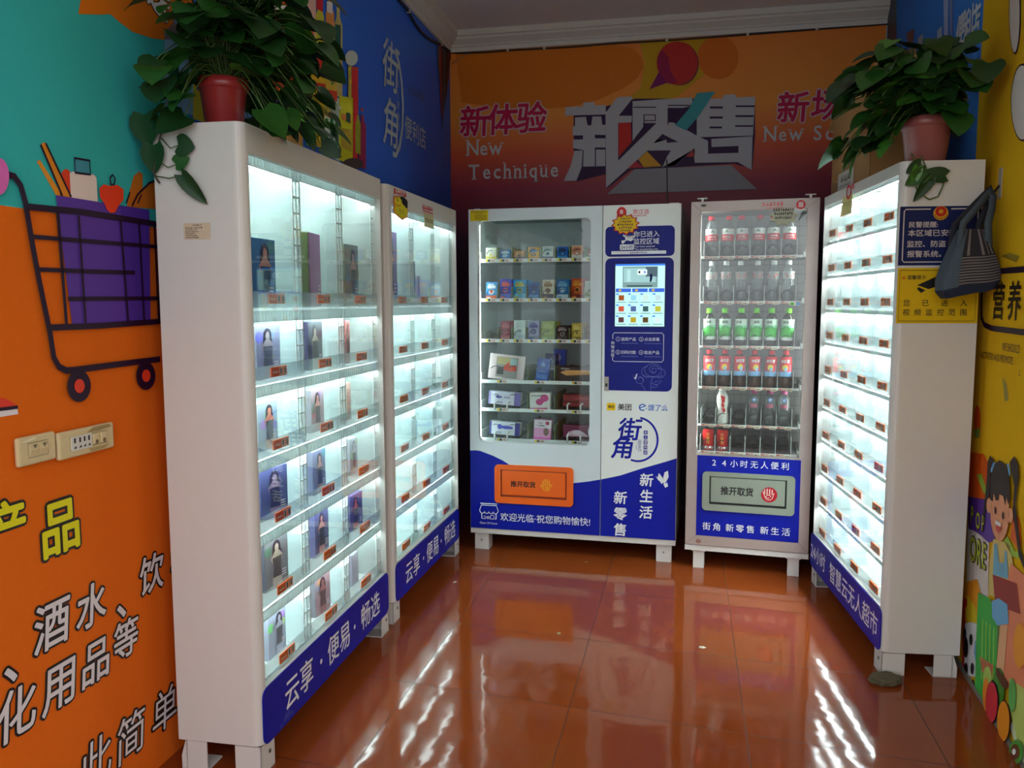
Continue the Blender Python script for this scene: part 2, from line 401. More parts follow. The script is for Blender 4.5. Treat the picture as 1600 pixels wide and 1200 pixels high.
m.ppoly([(83,305),(229,328),(231,503),(109,508)], lay(4), ink(92, 56, 160)); m.ppoly([(184,321),(229,328),(231,503),(194,505)], lay(5), ink(78, 46, 150))
m.ppoly([(150,294),(157,288),(167,291),(178,289),(188,296),(188,312),(180,322),(175,332),(168,333),(162,328),(158,318),(151,308)], lay(6), ink(236, 64, 26))
m.pline([(168,288),(167,278),(171,273),(175,279),(173,289)], 0.006, lay(6), INKP, True)
for pts, wd in (([(5,273),(16,276),(26,290),(33,315),(45,385),(55,438),(72,520),(78,558),(86,573),(98,579),(112,578),(180,569),(245,561)], .017),
                ([(35,323),(120,331),(245,351)], .016), ([(45,370),(120,376),(245,386)], .011), ([(53,421),(130,424),(205,426)], .011), ([(100,467),(247,466)], .011), ([(72,512),(150,509),(247,502)], .016),
                ([(84,331),(98,507)], .011), ([(117,337),(128,505)], .008), ([(183,345),(195,503)], .008), ([(212,350),(220,500)], .008), ([(241,352),(246,500)], .012), ([(236,352),(243,505)], .009)):
    m.pline(pts, wd, lay(7), INKP)
for cx, cy, rx, ry in ((117,603,18.5,25), (222,587,15,22)):
    m.pdisc(cx, cy, rx, ry, lay(8), INKP); m.pdisc(cx, cy, rx*.44, ry*.44, lay(9), ink(228, 62, 36))
m.pdisc(-9, 276, 16, 29, lay(8), ink(224, 110, 190))
m.ppoly([(-30,622),(4,622),(16,628),(25,635),(-30,642)], lay(1), ink(232, 58, 36)); m.pline([(-30,643),(25,636)], 0.008, lay(2), INKP); m.ppoly([(-30,645),(25,638),(26,647),(-30,656)], lay(1), ink(230, 224, 230))
YEL = ink(226, 222, 24)
for t, px, py, h in (('产',5,826,84), ('品',92,822,84)):
    m.ptext(t, px, py, h, lay(3), YEL, 0.025, out=BLACK, ow=0.05)
for t, px, py, h, bo in (('酒',79,975,74,.015), ('水',139,946,66,.015), ('、',186,935,66,.015), ('饮',235,895,58,.015), ('料',280,868,52,.015), ('、',12,1030,80,.015),
                         ('化',24,1112,78,.012), ('用',89,1070,74,.012), ('品',146,1033,66,.012), ('等',195,997,58,.012), ('此',146,1190,72,.0), ('简',203,1148,70,.0), ('单',254,1108,64,.0)):
    m.ptext(t, px, py, h, lay(3), ink(224, 220, 224), bo, shear=0.12, out=BLACK, ow=0.05)
# picture of packets and bottles above the lockers
rd = random.Random(4)
def pk(x0, x1, yt, yb, col, k, neck=0, slope=0.5):
    d = (x1-x0)*slope
    if neck: pts = [(x0,yb-d*.2),(x0,yt+neck),(x0+(x1-x0)*.3,yt+neck*.55),(x0+(x1-x0)*.32,yt),(x0+(x1-x0)*.68,yt),(x0+(x1-x0)*.7,yt+neck*.55),(x1,yt+neck+d*.2),(x1,yb+d*.5)]
    else: pts = [(x0,yb),(x0,yt),(x1,yt+d*.3),(x1,yb+d)]
    m.ppoly(pts, lay(k), ink(*col))
pk(255,300,20,170,(130,180,220),1,30); pk(300,345,-30,190,(210,190,40),1,40); pk(330,395,-40,200,(90,150,215),1,40); pk(348,358,0,60,(230,235,240),2)
pk(403,420,-40,190,(200,205,200),2,30); pk(418,462,-40,150,(226,96,44),2); pk(422,456,16,44,(216,40,30),3); pk(424,452,6,18,(220,220,215),4); pk(424,455,44,60,(150,140,170),3)
pk(440,470,55,190,(226,150,90),2); pk(460,476,-40,60,(30,150,66),3,40); pk(462,480,50,120,(40,70,190),3); pk(476,492,-40,90,(226,180,170),2,40); pk(477,488,30,50,(220,70,50),3)
pk(491,504,0,110,(200,196,60),3,24); pk(492,502,-20,14,(200,24,44),4); pk(507,520,0,200,(214,140,70),3,20); pk(508,517,2,18,(230,220,220),4); pk(520,533,10,150,(196,180,110),3,30); pk(521,530,38,70,(30,90,76),4)
pk(470,484,80,160,(200,160,40),4); pk(480,505,96,170,(214,170,40),4); pk(482,506,90,100,(200,50,40),5); pk(482,506,128,136,(190,40,36),5); pk(504,524,90,180,(204,170,60),4); pk(506,524,140,150,(200,60,40),5)
pk(466,480,130,200,(120,190,70),4,12); pk(476,490,145,228,(130,190,90),5,14); pk(491,504,165,230,(190,160,30),5,10); pk(493,503,186,214,(70,60,20),6); pk(503,529,150,240,(196,216,206),4); 
for x in (505,513,521): pk(x,x+5,185,196,(30,120,70),5); pk(x,x+5,206,226,(40,110,80),5)
pk(527,549,150,250,(210,206,40),6); pk(528,546,160,176,(220,216,60),7); pk(530,545,178,186,(216,120,60),8); pk(537,543,176,190,(30,90,70),9); pk(530,546,200,230,(190,160,60),7)
m.pdisc(546, 91, 10, 12, lay(6), ink(196, 206, 200)); pk(541,557,103,165,(196,66,60),5); pk(541,546,103,155,(180,170,70),6); pk(548,556,110,250,(206,44,50),6); pk(558,569,180,262,(150,40,80),6,16); pk(552,560,180,240,(150,160,50),7,12)
m.pdisc(548, 256, 16, 9, lay(8), ink(70, 66, 66)); pk(398,412,172,205,(90,140,60),4); pk(412,440,178,216,(210,180,120),4,10); pk(440,470,178,226,(196,150,80),5,10); pk(404,411,172,186,(190,60,40),5)
for i in range(26):
    x = rd.uniform(470, 560); y = 150+rd.uniform(-50, 70); pk(x, x+rd.uniform(2,5), y, y+rd.uniform(3,10), rd.choice([(230,230,220),(200,60,40),(230,200,60),(40,110,70)]), 9)
# street corner logo, arc and words
LG = ink(190, 198, 200)
m.ptext('街', 610, 104, 76, lay(3), LG, 0.008, 0.15); m.ptext('角', 609, 192, 74, lay(3), LG, 0.008, 0.15)
m.pline([(616,80),(622,100),(626,130),(628,165),(627,200),(623,228),(617,243),(612,240)], 0.03, lay(3), LG)
for i, ch in enumerate('无人便利店'): m.ptext(ch, 620.5, 130+i*17, 12, lay(3), ink(150, 164, 190), 0.01)
[m.ppoly([(637+i*3.2,134+i*1.6),(639+i*3.2,133+i*1.6),(639+i*3.2,146+i*1.7),(637+i*3.2,147+i*1.7)], lay(2), ink(62, 96, 170)) for i in range(8)]; m.ptext('便利店', 648, 208, 34, lay(3), LG, 0.01)
for i, (x, c, yb) in enumerate(((684,(110,90,84),150),(687,(150,30,30),190),(690,(40,36,44),200),(693,(70,70,80),205),(696,(24,20,26),190),(699,(110,30,44),170),(702,(20,18,24),140))):
    m.ppoly([(x-1.7,72+i),(x+1.7,72+i),(x+1.2,yb-50),(688+i*.3,yb),(x-1.6,yb-50)], lay(4), ink(*c))
m.build('wall_mural', label='left wall mural, orange and teal trolley picture and blue packet picture', cat='mural', loc=LW.o, rot=(0, 0, LW.rz))

# back wall
def grad_mat(name, stops, z0, z1):
    g = bpy.data.materials.new(name); g.use_nodes = True; nt = g.node_tree; b = nt.nodes['Principled BSDF']; b.inputs['Roughness'].default_value = 0.5
    tc = nt.nodes.new('ShaderNodeTexCoord'); sp = nt.nodes.new('ShaderNodeSeparateXYZ'); nt.links.new(tc.outputs['Object'], sp.inputs[0])
    mr = nt.nodes.new('ShaderNodeMapRange'); mr.inputs[1].default_value = z0; mr.inputs[2].default_value = z1; nt.links.new(sp.outputs[2], mr.inputs[0])
    cr = nt.nodes.new('ShaderNodeValToRGB'); nt.links.new(mr.outputs[0], cr.inputs[0]); nt.links.new(cr.outputs[0], b.inputs['Base Color'])
    el = cr.color_ramp.elements
    while len(el) < len(stops): el.new(0.5)
    for e, (p, c) in zip(el, stops): e.position = p; e.color = (*S(*c), 1)
    return g
BANNER = grad_mat('banner_orange_to_crimson_print', [(0.0,(64,18,50)),(0.28,(150,30,60)),(0.46,(216,84,40)),(0.66,(236,146,40)),(1.0,(236,132,40))], 1.85, 3.14)
m = MB(); m.plane = BW
m.rect(0.01, 2.83, 0.0, 3.135, lay(0), BANNER)
m.ppoly([(900,210),(960,165),(1000,140),(1007,100),(1000,66),(1130,60),(1110,110),(1060,150),(1000,170),(930,215)], lay(1), ink(206, 160, 26))
m.ppoly([(712,84),(960,70),(990,76),(1004,92),(1006,105),(996,122),(975,138),(935,156),(890,168),(800,172),(722,160)], lay(2), ink(216, 120, 28))
m.pdisc(1122, 90, 32, 34, lay(2), ink(220, 112, 28)); m.pdisc(1062, 100, 30, 34, lay(3), ink(120, 60, 60))
m.pdisc(1058, 99, 32, 34, lay(4), ink(196, 50, 44)); m.ppoly([(1030,112),(1015,140),(1042,130),(1050,132),(1040,120)], lay(5), ink(130, 26, 100)); m.ppoly([(1027,92),(1034,78),(1044,90),(1048,112),(1058,128),(1054,132),(1040,128),(1030,114)], lay(6), ink(160, 30, 80))
CR = ink(196, 24, 76); OW = ink(214, 190, 196)
for t, x, y, h in (('新',742,190,46), ('体',786,187,46), ('验',831,184,46), ('新',1239,168,46), ('场',1292,164,46), ('景',1345,159,46)):
    m.ptext(t, x, y, h, lay(5), CR, 0.022, 0.05, out=OW, ow=0.035)
GW = ink(206, 206, 206)
def serif(word, x0, x1, y, cap):
    n = len(word); zs = {}
    V = [glyphs(c, 0.012) for c in word]; wd = [v[0][:, 0].max()-v[0][:, 0].min()+0.10 for v in V]; tot = sum(wd); k = (x1-x0)/tot; x = x0
    for c, v, q in zip(word, V, wd):
        px = x+q*k/2; X, Z = m.q(px, y-cap/2-(px-x0)*0.03); h = cap*BW.dist(px, y)/F_PX
        m.text(c, X, Z, h, lay(5), GW, 0.012, 0, 'c', 0.86 if c in 'ehnuq' else 0.9)
        hw = (v[0][:, 0].max()-v[0][:, 0].min())*h/0.73*0.43; e = h*0.07; b = Z-h/2; xh = b+h*0.75
        sf = {'N': [(-hw,b,1),(-hw,b+h,1),(hw,b+h,1)], 'T': [(0,b,1.3),(-hw,b+h*.9,.3),(hw,b+h*.9,.3)], 'h': [(-hw*.75,b,1),(hw*.75,b,1),(-hw,b+h*1.02,.7)], 'n': [(-hw*.75,b,1),(hw*.75,b,1),(-hw,xh,.7)],
              'i': [(0,b,1.1),(-h*.05,xh,.6)], 'q': [(hw*.8,b-h*.24,1)], 'u': [(-hw,xh,.7),(hw*.6,xh,.5),(hw,b,.7)], 'w': [(-hw,xh,.9),(hw,xh,.9)]}.get(c, [])
        for sx_, sz, ww in sf: m.rect(X+sx_-h*.13*ww, X+sx_+h*.13*ww, sz-e/2, sz+e/2, lay(5), GW)
        x += q*k
serif('New', 729, 786, 243, 23); serif('Technique', 730, 875, 280, 23); serif('New', 1192, 1256, 221, 22); serif('Scene', 1268, 1362, 219, 23)
# big block lettering (corners read at 4.848x from 870,130)
K = 4.848
def B(pts, k, c): m.ppoly([(870+x/K, 130+y/K) for x, y in pts], lay(k), c)
BG = ink(188, 188, 194); SH = ink(52, 22, 70)
B([(130,240),(560,130),(600,120),(1030,120),(1500,120),(1500,400),(1480,650),(1340,610),(880,640),(560,660),(380,800),(370,690),(150,745),(130,500)], 7, SH)
B([(70,185),(200,178),(203,150),(285,146),(292,172),(372,168),(372,240),(62,248)], 8, BG)
B([(140,262),(222,258),(235,322),(262,322),(272,255),(338,255),(345,318),(370,318),(370,395),(290,393),(290,420),(370,420),(370,490),(290,490),(290,632),(200,634),(205,510),(125,495),(125,430),(200,428),(200,398),(122,398),(122,332),(140,326)], 8, BG)
B([(298,505),(368,505),(368,630),(298,632)], 8, BG); B([(135,515),(198,512),(190,640),(150,740),(55,742),(110,620)], 8, BG)
B([(385,210),(450,120),(475,108),(570,104),(575,120),(470,250),(570,250),(568,300),(466,304),(466,590),(755,305),(880,300),(1060,400),(1145,440),(1145,535),(1040,600),(1030,500),(1045,500),(920,600),(800,640),(835,560),(865,512),(690,512),(375,795),(370,225)], 9, BG)
B([(575,140),(1025,110),(1030,170),(960,190),(840,190),(840,300),(755,305),(655,305),(655,335),(575,440)], 8, BG)
B([(1060,125),(1260,118),(1262,92),(1350,88),(1355,112),(1502,105),(1485,400),(1060,412)], 8, BG); B([(1170,425),(1482,405),(1475,660),(1370,600),(1045,605),(1040,540),(1375,530),(1375,478),(1172,486)], 8, BG)
for a in ((1160,180,1258,196),(1355,172,1500,184),(1158,256,1256,272),(1352,246,1490,260),(1156,332,1250,346),(1350,322,1486,334),(580,182,752,190),(842,168,1020,176)): B([(a[0],a[1]),(a[2],a[1]),(a[2],a[3]),(a[0],a[3])], 10, SH)
for a in ((658,240,750,290),(840,232,935,280)):
    X0, Y0, X1, Y1 = a; B([(X0,Y0),(X1,Y0),(X1,Y0+6),(X0,Y0+6)], 10, SH); B([(X0,Y1-6),(X1,Y1-6),(X1,Y1),(X0,Y1)], 10, SH); B([(X0,Y0),(X0+7,Y0),(X0+7,Y1+40),(X0,Y1+40)], 10, SH); B([(X1-7,Y0),(X1,Y0),(X1,Y1),(X1-7,Y1)], 10, SH)
B([(470,306),(562,302),(568,450),(470,560)], 10, ink(206, 40, 36)); B([(735,458),(800,388),(920,448),(835,455),(830,430),(755,432)], 10, SH); B([(730,460),(915,455),(865,512),(700,514)], 11, BG)
B([(685,520),(795,632),(660,640),(618,580)], 10, ink(220, 160, 40)); B([(600,590),(660,640),(540,650)], 10, ink(190, 50, 70)); B([(705,516),(865,514),(795,590)], 10, SH); B([(920,600),(1030,505),(1045,605),(880,636)], 10, SH); B([(975,560),(1035,508),(1040,560)], 11, ink(190, 60, 60))
B([(1062,80),(1200,68),(1070,260),(980,362),(895,322),(1000,200)], 12, ink(66, 158, 166))
B([(590,655),(1320,622),(1515,805),(385,842)], 12, ink(150, 148, 154))
m.line([BW.pix(1042, 250), BW.pix(1043, 316)], 0.008, lay(13), BLACK)
m.pline([(706,100),(725,88),(735,84)], 0.02, lay(3), ink(196, 120, 60))
m.build('wall_banner', label='orange to crimson back wall banner with large grey block characters', cat='banner', loc=BW.o, rot=(0, 0, BW.rz))

# right wall
m = MB(); m.plane = RW
bx = RW.pix(1533, 110)[0]
RYEL = ink(220, 172, 12, 60); RBLU = ink(60, 124, 214, 60)
m.rect(0.0, bx, 0.0, 3.25, lay(0), RBLU); m.rect(bx, 5.1, 0.0, 3.25, lay(0), RYEL)
WS = ink(206, 214, 226)
m.ppoly([(1388,0),(1402,0),(1402,150),(1388,150)], lay(1), ink(60, 72, 96))
for x0, x1, y0, y1, c in ((1436,1444,52,88,(150,160,170)),(1466,1474,40,110,(150,176,210)),(1476,1484,-20,100,(150,170,214)),(1485,1491,-20,90,(100,124,190)),(1412,1434,72,130,(120,120,90)),(1418,1430,44,70,(90,60,70)),(1386,1400,112,140,(60,60,120))):
    m.ppoly([(x0,y0+8),(x1,y0),(x1-1,y1-6),(x0+2,y1)], lay(2), ink(*c))
for t, x, y in (('便',1503,48),('利',1515,40),('店',1526,34)): m.ptext(t, x, y, 52, lay(2), WS, 0.03)
for cx, cy, rx, ry in ((1588,20,8,62),(1600,160,17,58)):
    m.pdisc(cx, cy, rx+1.6, ry+3, lay(1), INKP); m.pdisc(cx, cy, rx, ry, lay(2), ink(226, 222, 216))
bx0, bz0 = m.q(1536, 512); bx1, bz1 = m.q(1640, 424)
m.line([m.q(1700,410), m.q(1600,421), m.q(1560,424), m.q(1544,428), m.q(1538,436), m.q(1536,470), m.q(1536,495), m.q(1540,507), m.q(1552,513), m.q(1600,519), m.q(1700,528)], 0.02, lay(2), INKP)
for t, x, y, h in (('营',1563,470,58), ('养',1588,470,60), ('美',1616,470,62)): m.ptext(t, x, y, h, lay(3), BLACK, 0.015)
m.ptext('WE SHOULD', 1569, 541, 13, lay(3), ink(60, 44, 10), 0.0, anchor='l', sx=0.8); m.ptext('S ACTIVITIES AND PROMOTE', 1534, 553, 11, lay(3), ink(60, 44, 10), 0.0, anchor='l', sx=0.8); m.ptext('L', 1597, 582, 11, lay(3), ink(60, 44, 10), 0.0)
for pts in ([(1566,400),(1580,395),(1596,400),(1590,410)], [(1568,590),(1575,600),(1578,625),(1572,628)]): m.ppoly(pts, lay(1), ink(150, 134, 40))
m.pdisc(1529, 655, 5, 22, lay(1), ink(216, 84, 30)); m.ppoly([(1524,672),(1534,668),(1532,684),(1526,684)], lay(2), ink(120, 150, 60))
m.ppoly([(1514,705),(1540,710),(1552,740),(1548,790),(1512,780)], lay(1), ink(216, 92, 26)); m.ppoly([(1528,742),(1536,740),(1546,770),(1540,772)], lay(2), ink(150, 180, 60))
# paper bag, girl with pigtails, vegetables
m.ppoly([(1516,776),(1556,783),(1558,845),(1548,848),(1530,832),(1516,826)], lay(3), ink(92, 54, 150)); m.ppoly([(1514,822),(1548,846),(1546,960),(1512,945)], lay(2), ink(214, 206, 200))
for t, x, y, h in (('P',1523,803,26), ('O',1532,813,26), ('P',1540,818,26), ('O',1524,857,40), ('R',1534,864,40), ('E',1542,868,40)): m.ptext(t, x, y, h, lay(5), ink(176, 190, 60), 0.02, sx=.8, out=INKP, ow=.03)
HAIR = ink(34, 28, 24); SKIN = ink(226, 156, 116)
m.ppoly([(1587,800),(1596,810),(1600,850),(1592,856),(1582,840)], lay(3), ink(220, 96, 30)); m.ppoly([(1578,838),(1590,862),(1598,860),(1596,874),(1584,868),(1572,845)], lay(4), ink(150, 190, 60))
m.pline([(1552,718),(1547,760),(1543,790),(1540,830)], 0.02, lay(5), HAIR); m.ppoly([(1547,745),(1548,722),(1552,712),(1558,720),(1553,735),(1551,770),(1546,800),(1543,790)], lay(6), HAIR)
m.ppoly([(1583,722),(1590,713),(1596,726),(1597,745),(1594,770),(1592,790),(1600,860),(1604,870),(1610,900),(1597,868),(1588,800),(1590,760)], lay(6), HAIR)
m.ppoly([(1553,735),(1558,722),(1562,724),(1556,742)], lay(7), ink(90, 160, 210)); m.ppoly([(1579,726),(1582,724),(1585,740),(1583,745)], lay(7), ink(90, 160, 210))
m.pdisc(1568, 800, 15, 46, lay(7), SKIN); m.pdisc(1551, 790, 4, 12, lay(7), SKIN); m.pdisc(1585, 806, 4, 12, lay(7), SKIN)
m.ppoly([(1553,780),(1554,745),(1560,726),(1568,719),(1577,726),(1583,745),(1585,780),(1582,788),(1579,776),(1577,790),(1574,776),(1568,772),(1566,782),(1562,782),(1559,770),(1557,784)], lay(8), HAIR)
m.pdisc(1562, 798, 1.3, 6, lay(9), HAIR); m.pdisc(1574, 806, 1.3, 6, lay(9), HAIR); m.pdisc(1567, 825, 4, 7, lay(9), ink(206, 70, 60)); m.ppoly([(1563,813),(1572,818),(1571,824),(1563,819)], lay(10), WTX)
m.ppoly([(1556,842),(1582,850),(1590,900),(1588,940),(1548,930),(1550,880)], lay(4), ink(214, 190, 110)); m.ppoly([(1558,850),(1562,850),(1566,880),(1574,880),(1574,860),(1578,862),(1580,905),(1556,898)], lay(5), ink(110, 170, 200)); m.ppoly([(1556,898),(1594,912),(1600,960),(1560,945)], lay(6), ink(150, 50, 44))
m.ppoly([(1584,880),(1640,930),(1640,1120),(1560,1060),(1566,985),(1575,930)], lay(5), ink(226, 134, 96))
m.ppoly([(1510,910),(1530,905),(1540,945),(1530,975),(1510,970)], lay(3), ink(226, 150, 40)); m.ppoly([(1510,935),(1516,930),(1528,950),(1532,975),(1514,970)], lay(4), ink(214, 190, 40)); m.pdisc(1512, 942, 3, 8, lay(5), ink(200, 40, 30))
m.ppoly([(1508,975),(1532,968),(1536,1060),(1510,1055)], lay(3), ink(222, 226, 232)); m.ppoly([(1527,1000),(1534,1010),(1536,1030),(1529,1040),(1525,1020)], lay(4), ink(120, 180, 220)); m.pline([(1509.5,940),(1508,1052)], 0.03, lay(3), ink(190, 24, 40))
for cx, cy, rx, ry in ((1521,1000,2.4,9),(1513,1012,3.5,16),(1513,1046,3,10),(1523,1045,2.6,9),(1524,1072,2.5,10),(1511,990,2.5,8)): m.pdisc(cx, cy, rx, ry, lay(5), BLACK)
m.ppoly([(1533,926),(1552,936),(1568,980),(1562,1045),(1541,1104),(1528,1080),(1530,1000)], lay(6), ink(56, 176, 70))
for x in (1541, 1547, 1553, 1559): m.pline([(x, 968+(x-1541)*.7), (x-2, 1062)], 0.012, lay(7), ink(150, 204, 70))
m.ppoly([(1555,940),(1566,935),(1580,945),(1582,975),(1564,978),(1556,965)], lay(7), ink(110, 176, 222)); m.ppoly([(1563,975),(1580,972),(1574,1052),(1562,1044)], lay(6), ink(230, 176, 130)); m.ppoly([(1536,1026),(1558,1040),(1556,1060),(1540,1050)], lay(7), ink(200, 110, 80))
m.pdisc(1549, 1062, 7, 20, lay(8), ink(176, 204, 96)); m.pdisc(1547, 1086, 5, 26, lay(9), ink(230, 136, 36)); m.pdisc(1567, 1074, 9, 30, lay(8), ink(70, 140, 50)); m.ppoly([(1562,1042),(1568,1048),(1582,1068),(1580,1078),(1572,1072),(1564,1056)], lay(9), ink(96, 52, 30))
for k in range(2): m.pdisc(1558, 1098, 10.5-k, 34-k*3, lay(10+k), (INKP, ink(206, 50, 62))[k])
m.pdisc(1558, 1098, 9.6, 32, lay(12), ink(206, 50, 62)); m.pdisc(1577, 1128, 10.5, 33, lay(11), INKP); m.pdisc(1577, 1128, 9.8, 31.5, lay(12), ink(232, 142, 34))
m.pdisc(1600, 1010, 10, 36, lay(8), ink(230, 150, 40)); m.ppoly([(1582,1060),(1640,1100),(1640,1190),(1596,1160),(1584,1110)], lay(6), ink(190, 210, 110)); m.pdisc(1589, 1087, 6, 26, lay(9), ink(100, 176, 90)); m.pdisc(1598, 1176, 11, 19, lay(13), ink(80, 160, 60)); m.pdisc(1597, 1176, 7, 12, lay(14), ink(110, 60, 40)); m.pdisc(1596, 1176, 3, 5, lay(15), WTX)
m.ppoly([(1583,1135),(1592,1120),(1600,1160),(1640,1190),(1640,1260),(1600,1195)], lay(5), ink(214, 226, 190))
m.build('wall_mural', label='right wall mural, yellow nutrition picture with girl and vegetables', cat='mural', loc=RW.o, rot=(0, 0, RW.rz))
# ------------------------------------------------------------------ lit lockers (A, B on the left, E on the right)
TAGO = ink(240, 108, 36); TAGW = ink(214, 206, 190)
def price_tag_mesh(w, h):
    m = MB(); m.rbox(-w/2, w/2, -0.002, 0.002, -h/2, h/2, TAGO, r=0.0008, seg=1)
    m.rect(0.0, w*0.44, -h*0.38, h*0.38, -0.0026, TAGW)
    for i in range(3): m.rect(w*(.05+i*.13), w*(.05+i*.13)+w*.08, -h*.3, h*.3, -0.0032, BLACK if i % 2 == 0 else TAGO)
    m.rect(-w*.44, -w*.1, -h*.1, h*.02, -0.0028, TAGW)
    me = bpy.data.meshes.new('price_tag'); me.from_pydata(m.v, [], m.f)
    for q in m.mats: me.materials.append(q)
    me.polygons.foreach_set('material_index', m.fm); me.update(); return me
TAGM = price_tag_mesh(0.105, 0.03); TAGS = price_tag_mesh(0.10, 0.03)

def leg(par, x, y, sx, front, zt, w=0.085, d=0.085, slant=0.0):
    """folded sheet foot: a side plate, a front or back plate and a sole; sx = +1 when its outer side faces left"""
    t = 0.004; m = MB()
    xo = x if sx > 0 else x-t
    if slant: m.add([(xo,y,0),(xo+t,y,0),(xo+t,y+d,0),(xo,y+d,0),(xo,y,zt),(xo+t,y,zt),(xo+t,y+d-slant,zt),(xo,y+d-slant,zt),(xo,y+d,zt*.45),(xo+t,y+d,zt*.45)],
                    [(0,4,6,8,3) if 0 else (0,3,8,7,4),(1,5,6,9,2),(0,4,5,1),(4,7,6,5),(7,8,9,6),(8,3,2,9),(0,1,2,3)], WHITE)
    else: m.box(xo, xo+t, y, y+d, 0, zt, WHITE)
    xa, xb = (x, x+w) if sx > 0 else (x-w, x)
    yf = y if front else y+d-t
    if slant: yf = y+d-slant-t
    m.box(xa, xb, yf, yf+t, 0, zt, WHITE); m.box(xa, xb, y, y+d, 0, t, WHITE); m.box(xa, xb, y, y+d, zt-t, zt, WHITE)
    m.lathe([(0.004, 0), (0.004, 0.003)], mat('zinc_bolt', S(150, 160, 158), 0.35, 0.8), 8, 0, 0) if 0 else None
    m.box(xa+w*.55, xa+w*.55+.01, y-0.003 if front else y+d, y if front else y+d+0.003, zt*.55, zt*.55+.01, mat('zinc_bolt', S(120, 130, 128), 0.35, 0.8))
    m.build('leg', par)

def locker(name, label, W, D, zb, zt, tags, ntag, xs, hx0, hx1, hz0, hz1, o, rz, words, panel, led, wsz, tagmesh, tagw, cell):
    t = thing(name, label, 'vending locker', o, rz)
    r = 0.028; th = 0.022
    def side(mirror):
        P = [(0, D), (0, r)]+[(r-r*math.cos(a), r-r*math.sin(a)) for a in [PI/2*k/6 for k in range(1, 7)]]+[(hx0, 0), (hx0, th), (th+.006, th), (th+.006, D)]
        if mirror: P = [(W-x, y) for x, y in P][::-1]
        return P
    m = MB(); m.extrude(side(False), zb, zt, WHITE); 
    PR = [(W-x if x != hx0 else hx1, y) for x, y in side(False)][::-1]
    m.extrude(PR, zb, zt, WHITE)
    m.box(hx0, hx1, 0, th, hz1, zt, WHITE); m.box(hx0, hx1, 0, th, zb, hz0, WHITE)
    m.box(th, W-th, th*.5, D-.001, zt-.02, zt-.0005, WHITE); m.box(th, W-th, th*.5, D-.001, zb+.0005, zb+.02, WHITE); m.box(th, W-th, D-.02, D-.0005, zb+.01, zt-.01, LINER)
    m.build('body', t)
    # lit rows
    ztop = hz1+0.006
    for i, z in enumerate(tags):
        zf = z-0.028                                  # shelf under this row
        s = MB(); s.box(th+.008, W-th-.008, 0.03, D-.022, zf-.006, zf, LINER); s.build('shelf', t)
        s = MB(); s.box(hx0-.004, hx1+.004, 0.020, 0.0235, zf-.008, z+.022, LIP if cell == 'wide' else FROST); s.build('shelf_lip', t)
        top = ztop if i == 0 else tags[i-1]-0.036
        s = MB(); s.box(hx0+.01, hx1-.01, 0.031, 0.046, top-(.030 if cell == 'wide' else .013), top-.003, led); s.build('led_strip', t)
        s = MB(); s.box(hx0-.002, hx1+.002, 0.024, 0.0285, top-(.034 if cell == 'wide' else .015), top, COVER); cell == 'wide' and [s.box(hx0+.02+j*.02, hx0+.0215+j*.02, 0.0232, 0.0242, top-.033, top-.001, RUNG) for j in range(int((hx1-hx0-.03)/.02))]; s.build('light_cover', t)
        n = len(xs)
        for k in range(n+1):
            xd = hx0+.012 if k == 0 else hx1-.012 if k == n else (xs[k-1]+xs[k])/2
            s = MB(); z0, z1 = zf+.001, top-.004
            gap = 0.026 if cell == 'wide' else 0.016
            es = ([-gap, gap] if 0 < k < n else [gap] if k == 0 else [-gap])
            for e in es: s.box(xd+e-.0012, xd+e+.0012, 0.03, D-.024, z0, z1, FROST)
            if cell == 'wide':
                for e in es: s.box(xd+e-.003, xd+e+.003, 0.027, 0.031, z0, z1, RUNG)
                if 0 < k < n: s.box(xd-.002, xd+.002, 0.027, 0.031, z0, z1, RUNG)
                zz = z0+.045
                while zz < z1-.02:
                    s.box(xd+min(es+[0]) if k in (0, n) else xd-gap, xd+max(es+[0]) if k in (0, n) else xd+gap, 0.027, 0.045, zz, zz+.0035, RUNG); zz += .052
            s.build('divider', t)
        for k, x in enumerate(xs):
            lo = xs[k]; pt = link('price_tag', tagmesh, t, None, loc=(lo, 0.0175, z))
    s = MB(); s.box(hx0-.003, hx1+.003, 0.012, 0.0155, hz0-.003, hz1+.003, GLASS); s.build('glass_pane', t)
    # blue strip with white words along the foot
    s = MB(); x0, x1, z0, z1 = panel
    s.slab(rr(x0, x1, z0, z1, 0.03), -0.003, 0.001, BLUE)
    for tx, x, h in words: s.text(tx, x, (z0+z1)/2, h, -0.0036, WTX, 0.008)
    if wsz: 
        rd = random.Random(3)
        for i in range(14): s.rect(x0+.1+i*.007, x0+.1+i*.007+rd.uniform(.003,.01), z0+rd.uniform(.008,.02), z0+rd.uniform(.02,.05)*(1-abs(i-7)/9), -0.0035, ink(70, 84, 170))
    s.build('base_panel', t, label='royal blue strip with white lettering')
    # feet
    leg(t, 0.002, 0.004, 1, True, zb); leg(t, W-.002, 0.004, -1, True, zb)
    leg(t, 0.006, D-.089, 1, False, zb, slant=.016); leg(t, W-.006, D-.089, -1, False, zb, slant=.016)
    return t
ROWS = [1.438, 1.213, 0.986, 0.757, 0.523, 0.298]
XA = [0.217, 0.575, 0.93]
LA = locker('vending_locker', 'white lit locker near left, boxes in most cells, plant on top', 1.158, 0.274, 0.099, 1.93, ROWS, 3, XA, 0.034, 1.126, 0.272, 1.85,
            (-1.2253, 2.1582, 0), PI/2+.0217, (('云享', .258, .102), ('·', .43, .1), ('便易', .59, .102), ('·', .745, .1), ('畅选', .922, .102)), (0.012, 1.14, 0.092, 0.27), LED, True, TAGM, .105, 'wide')
XB = [0.227, 0.55, 0.895]
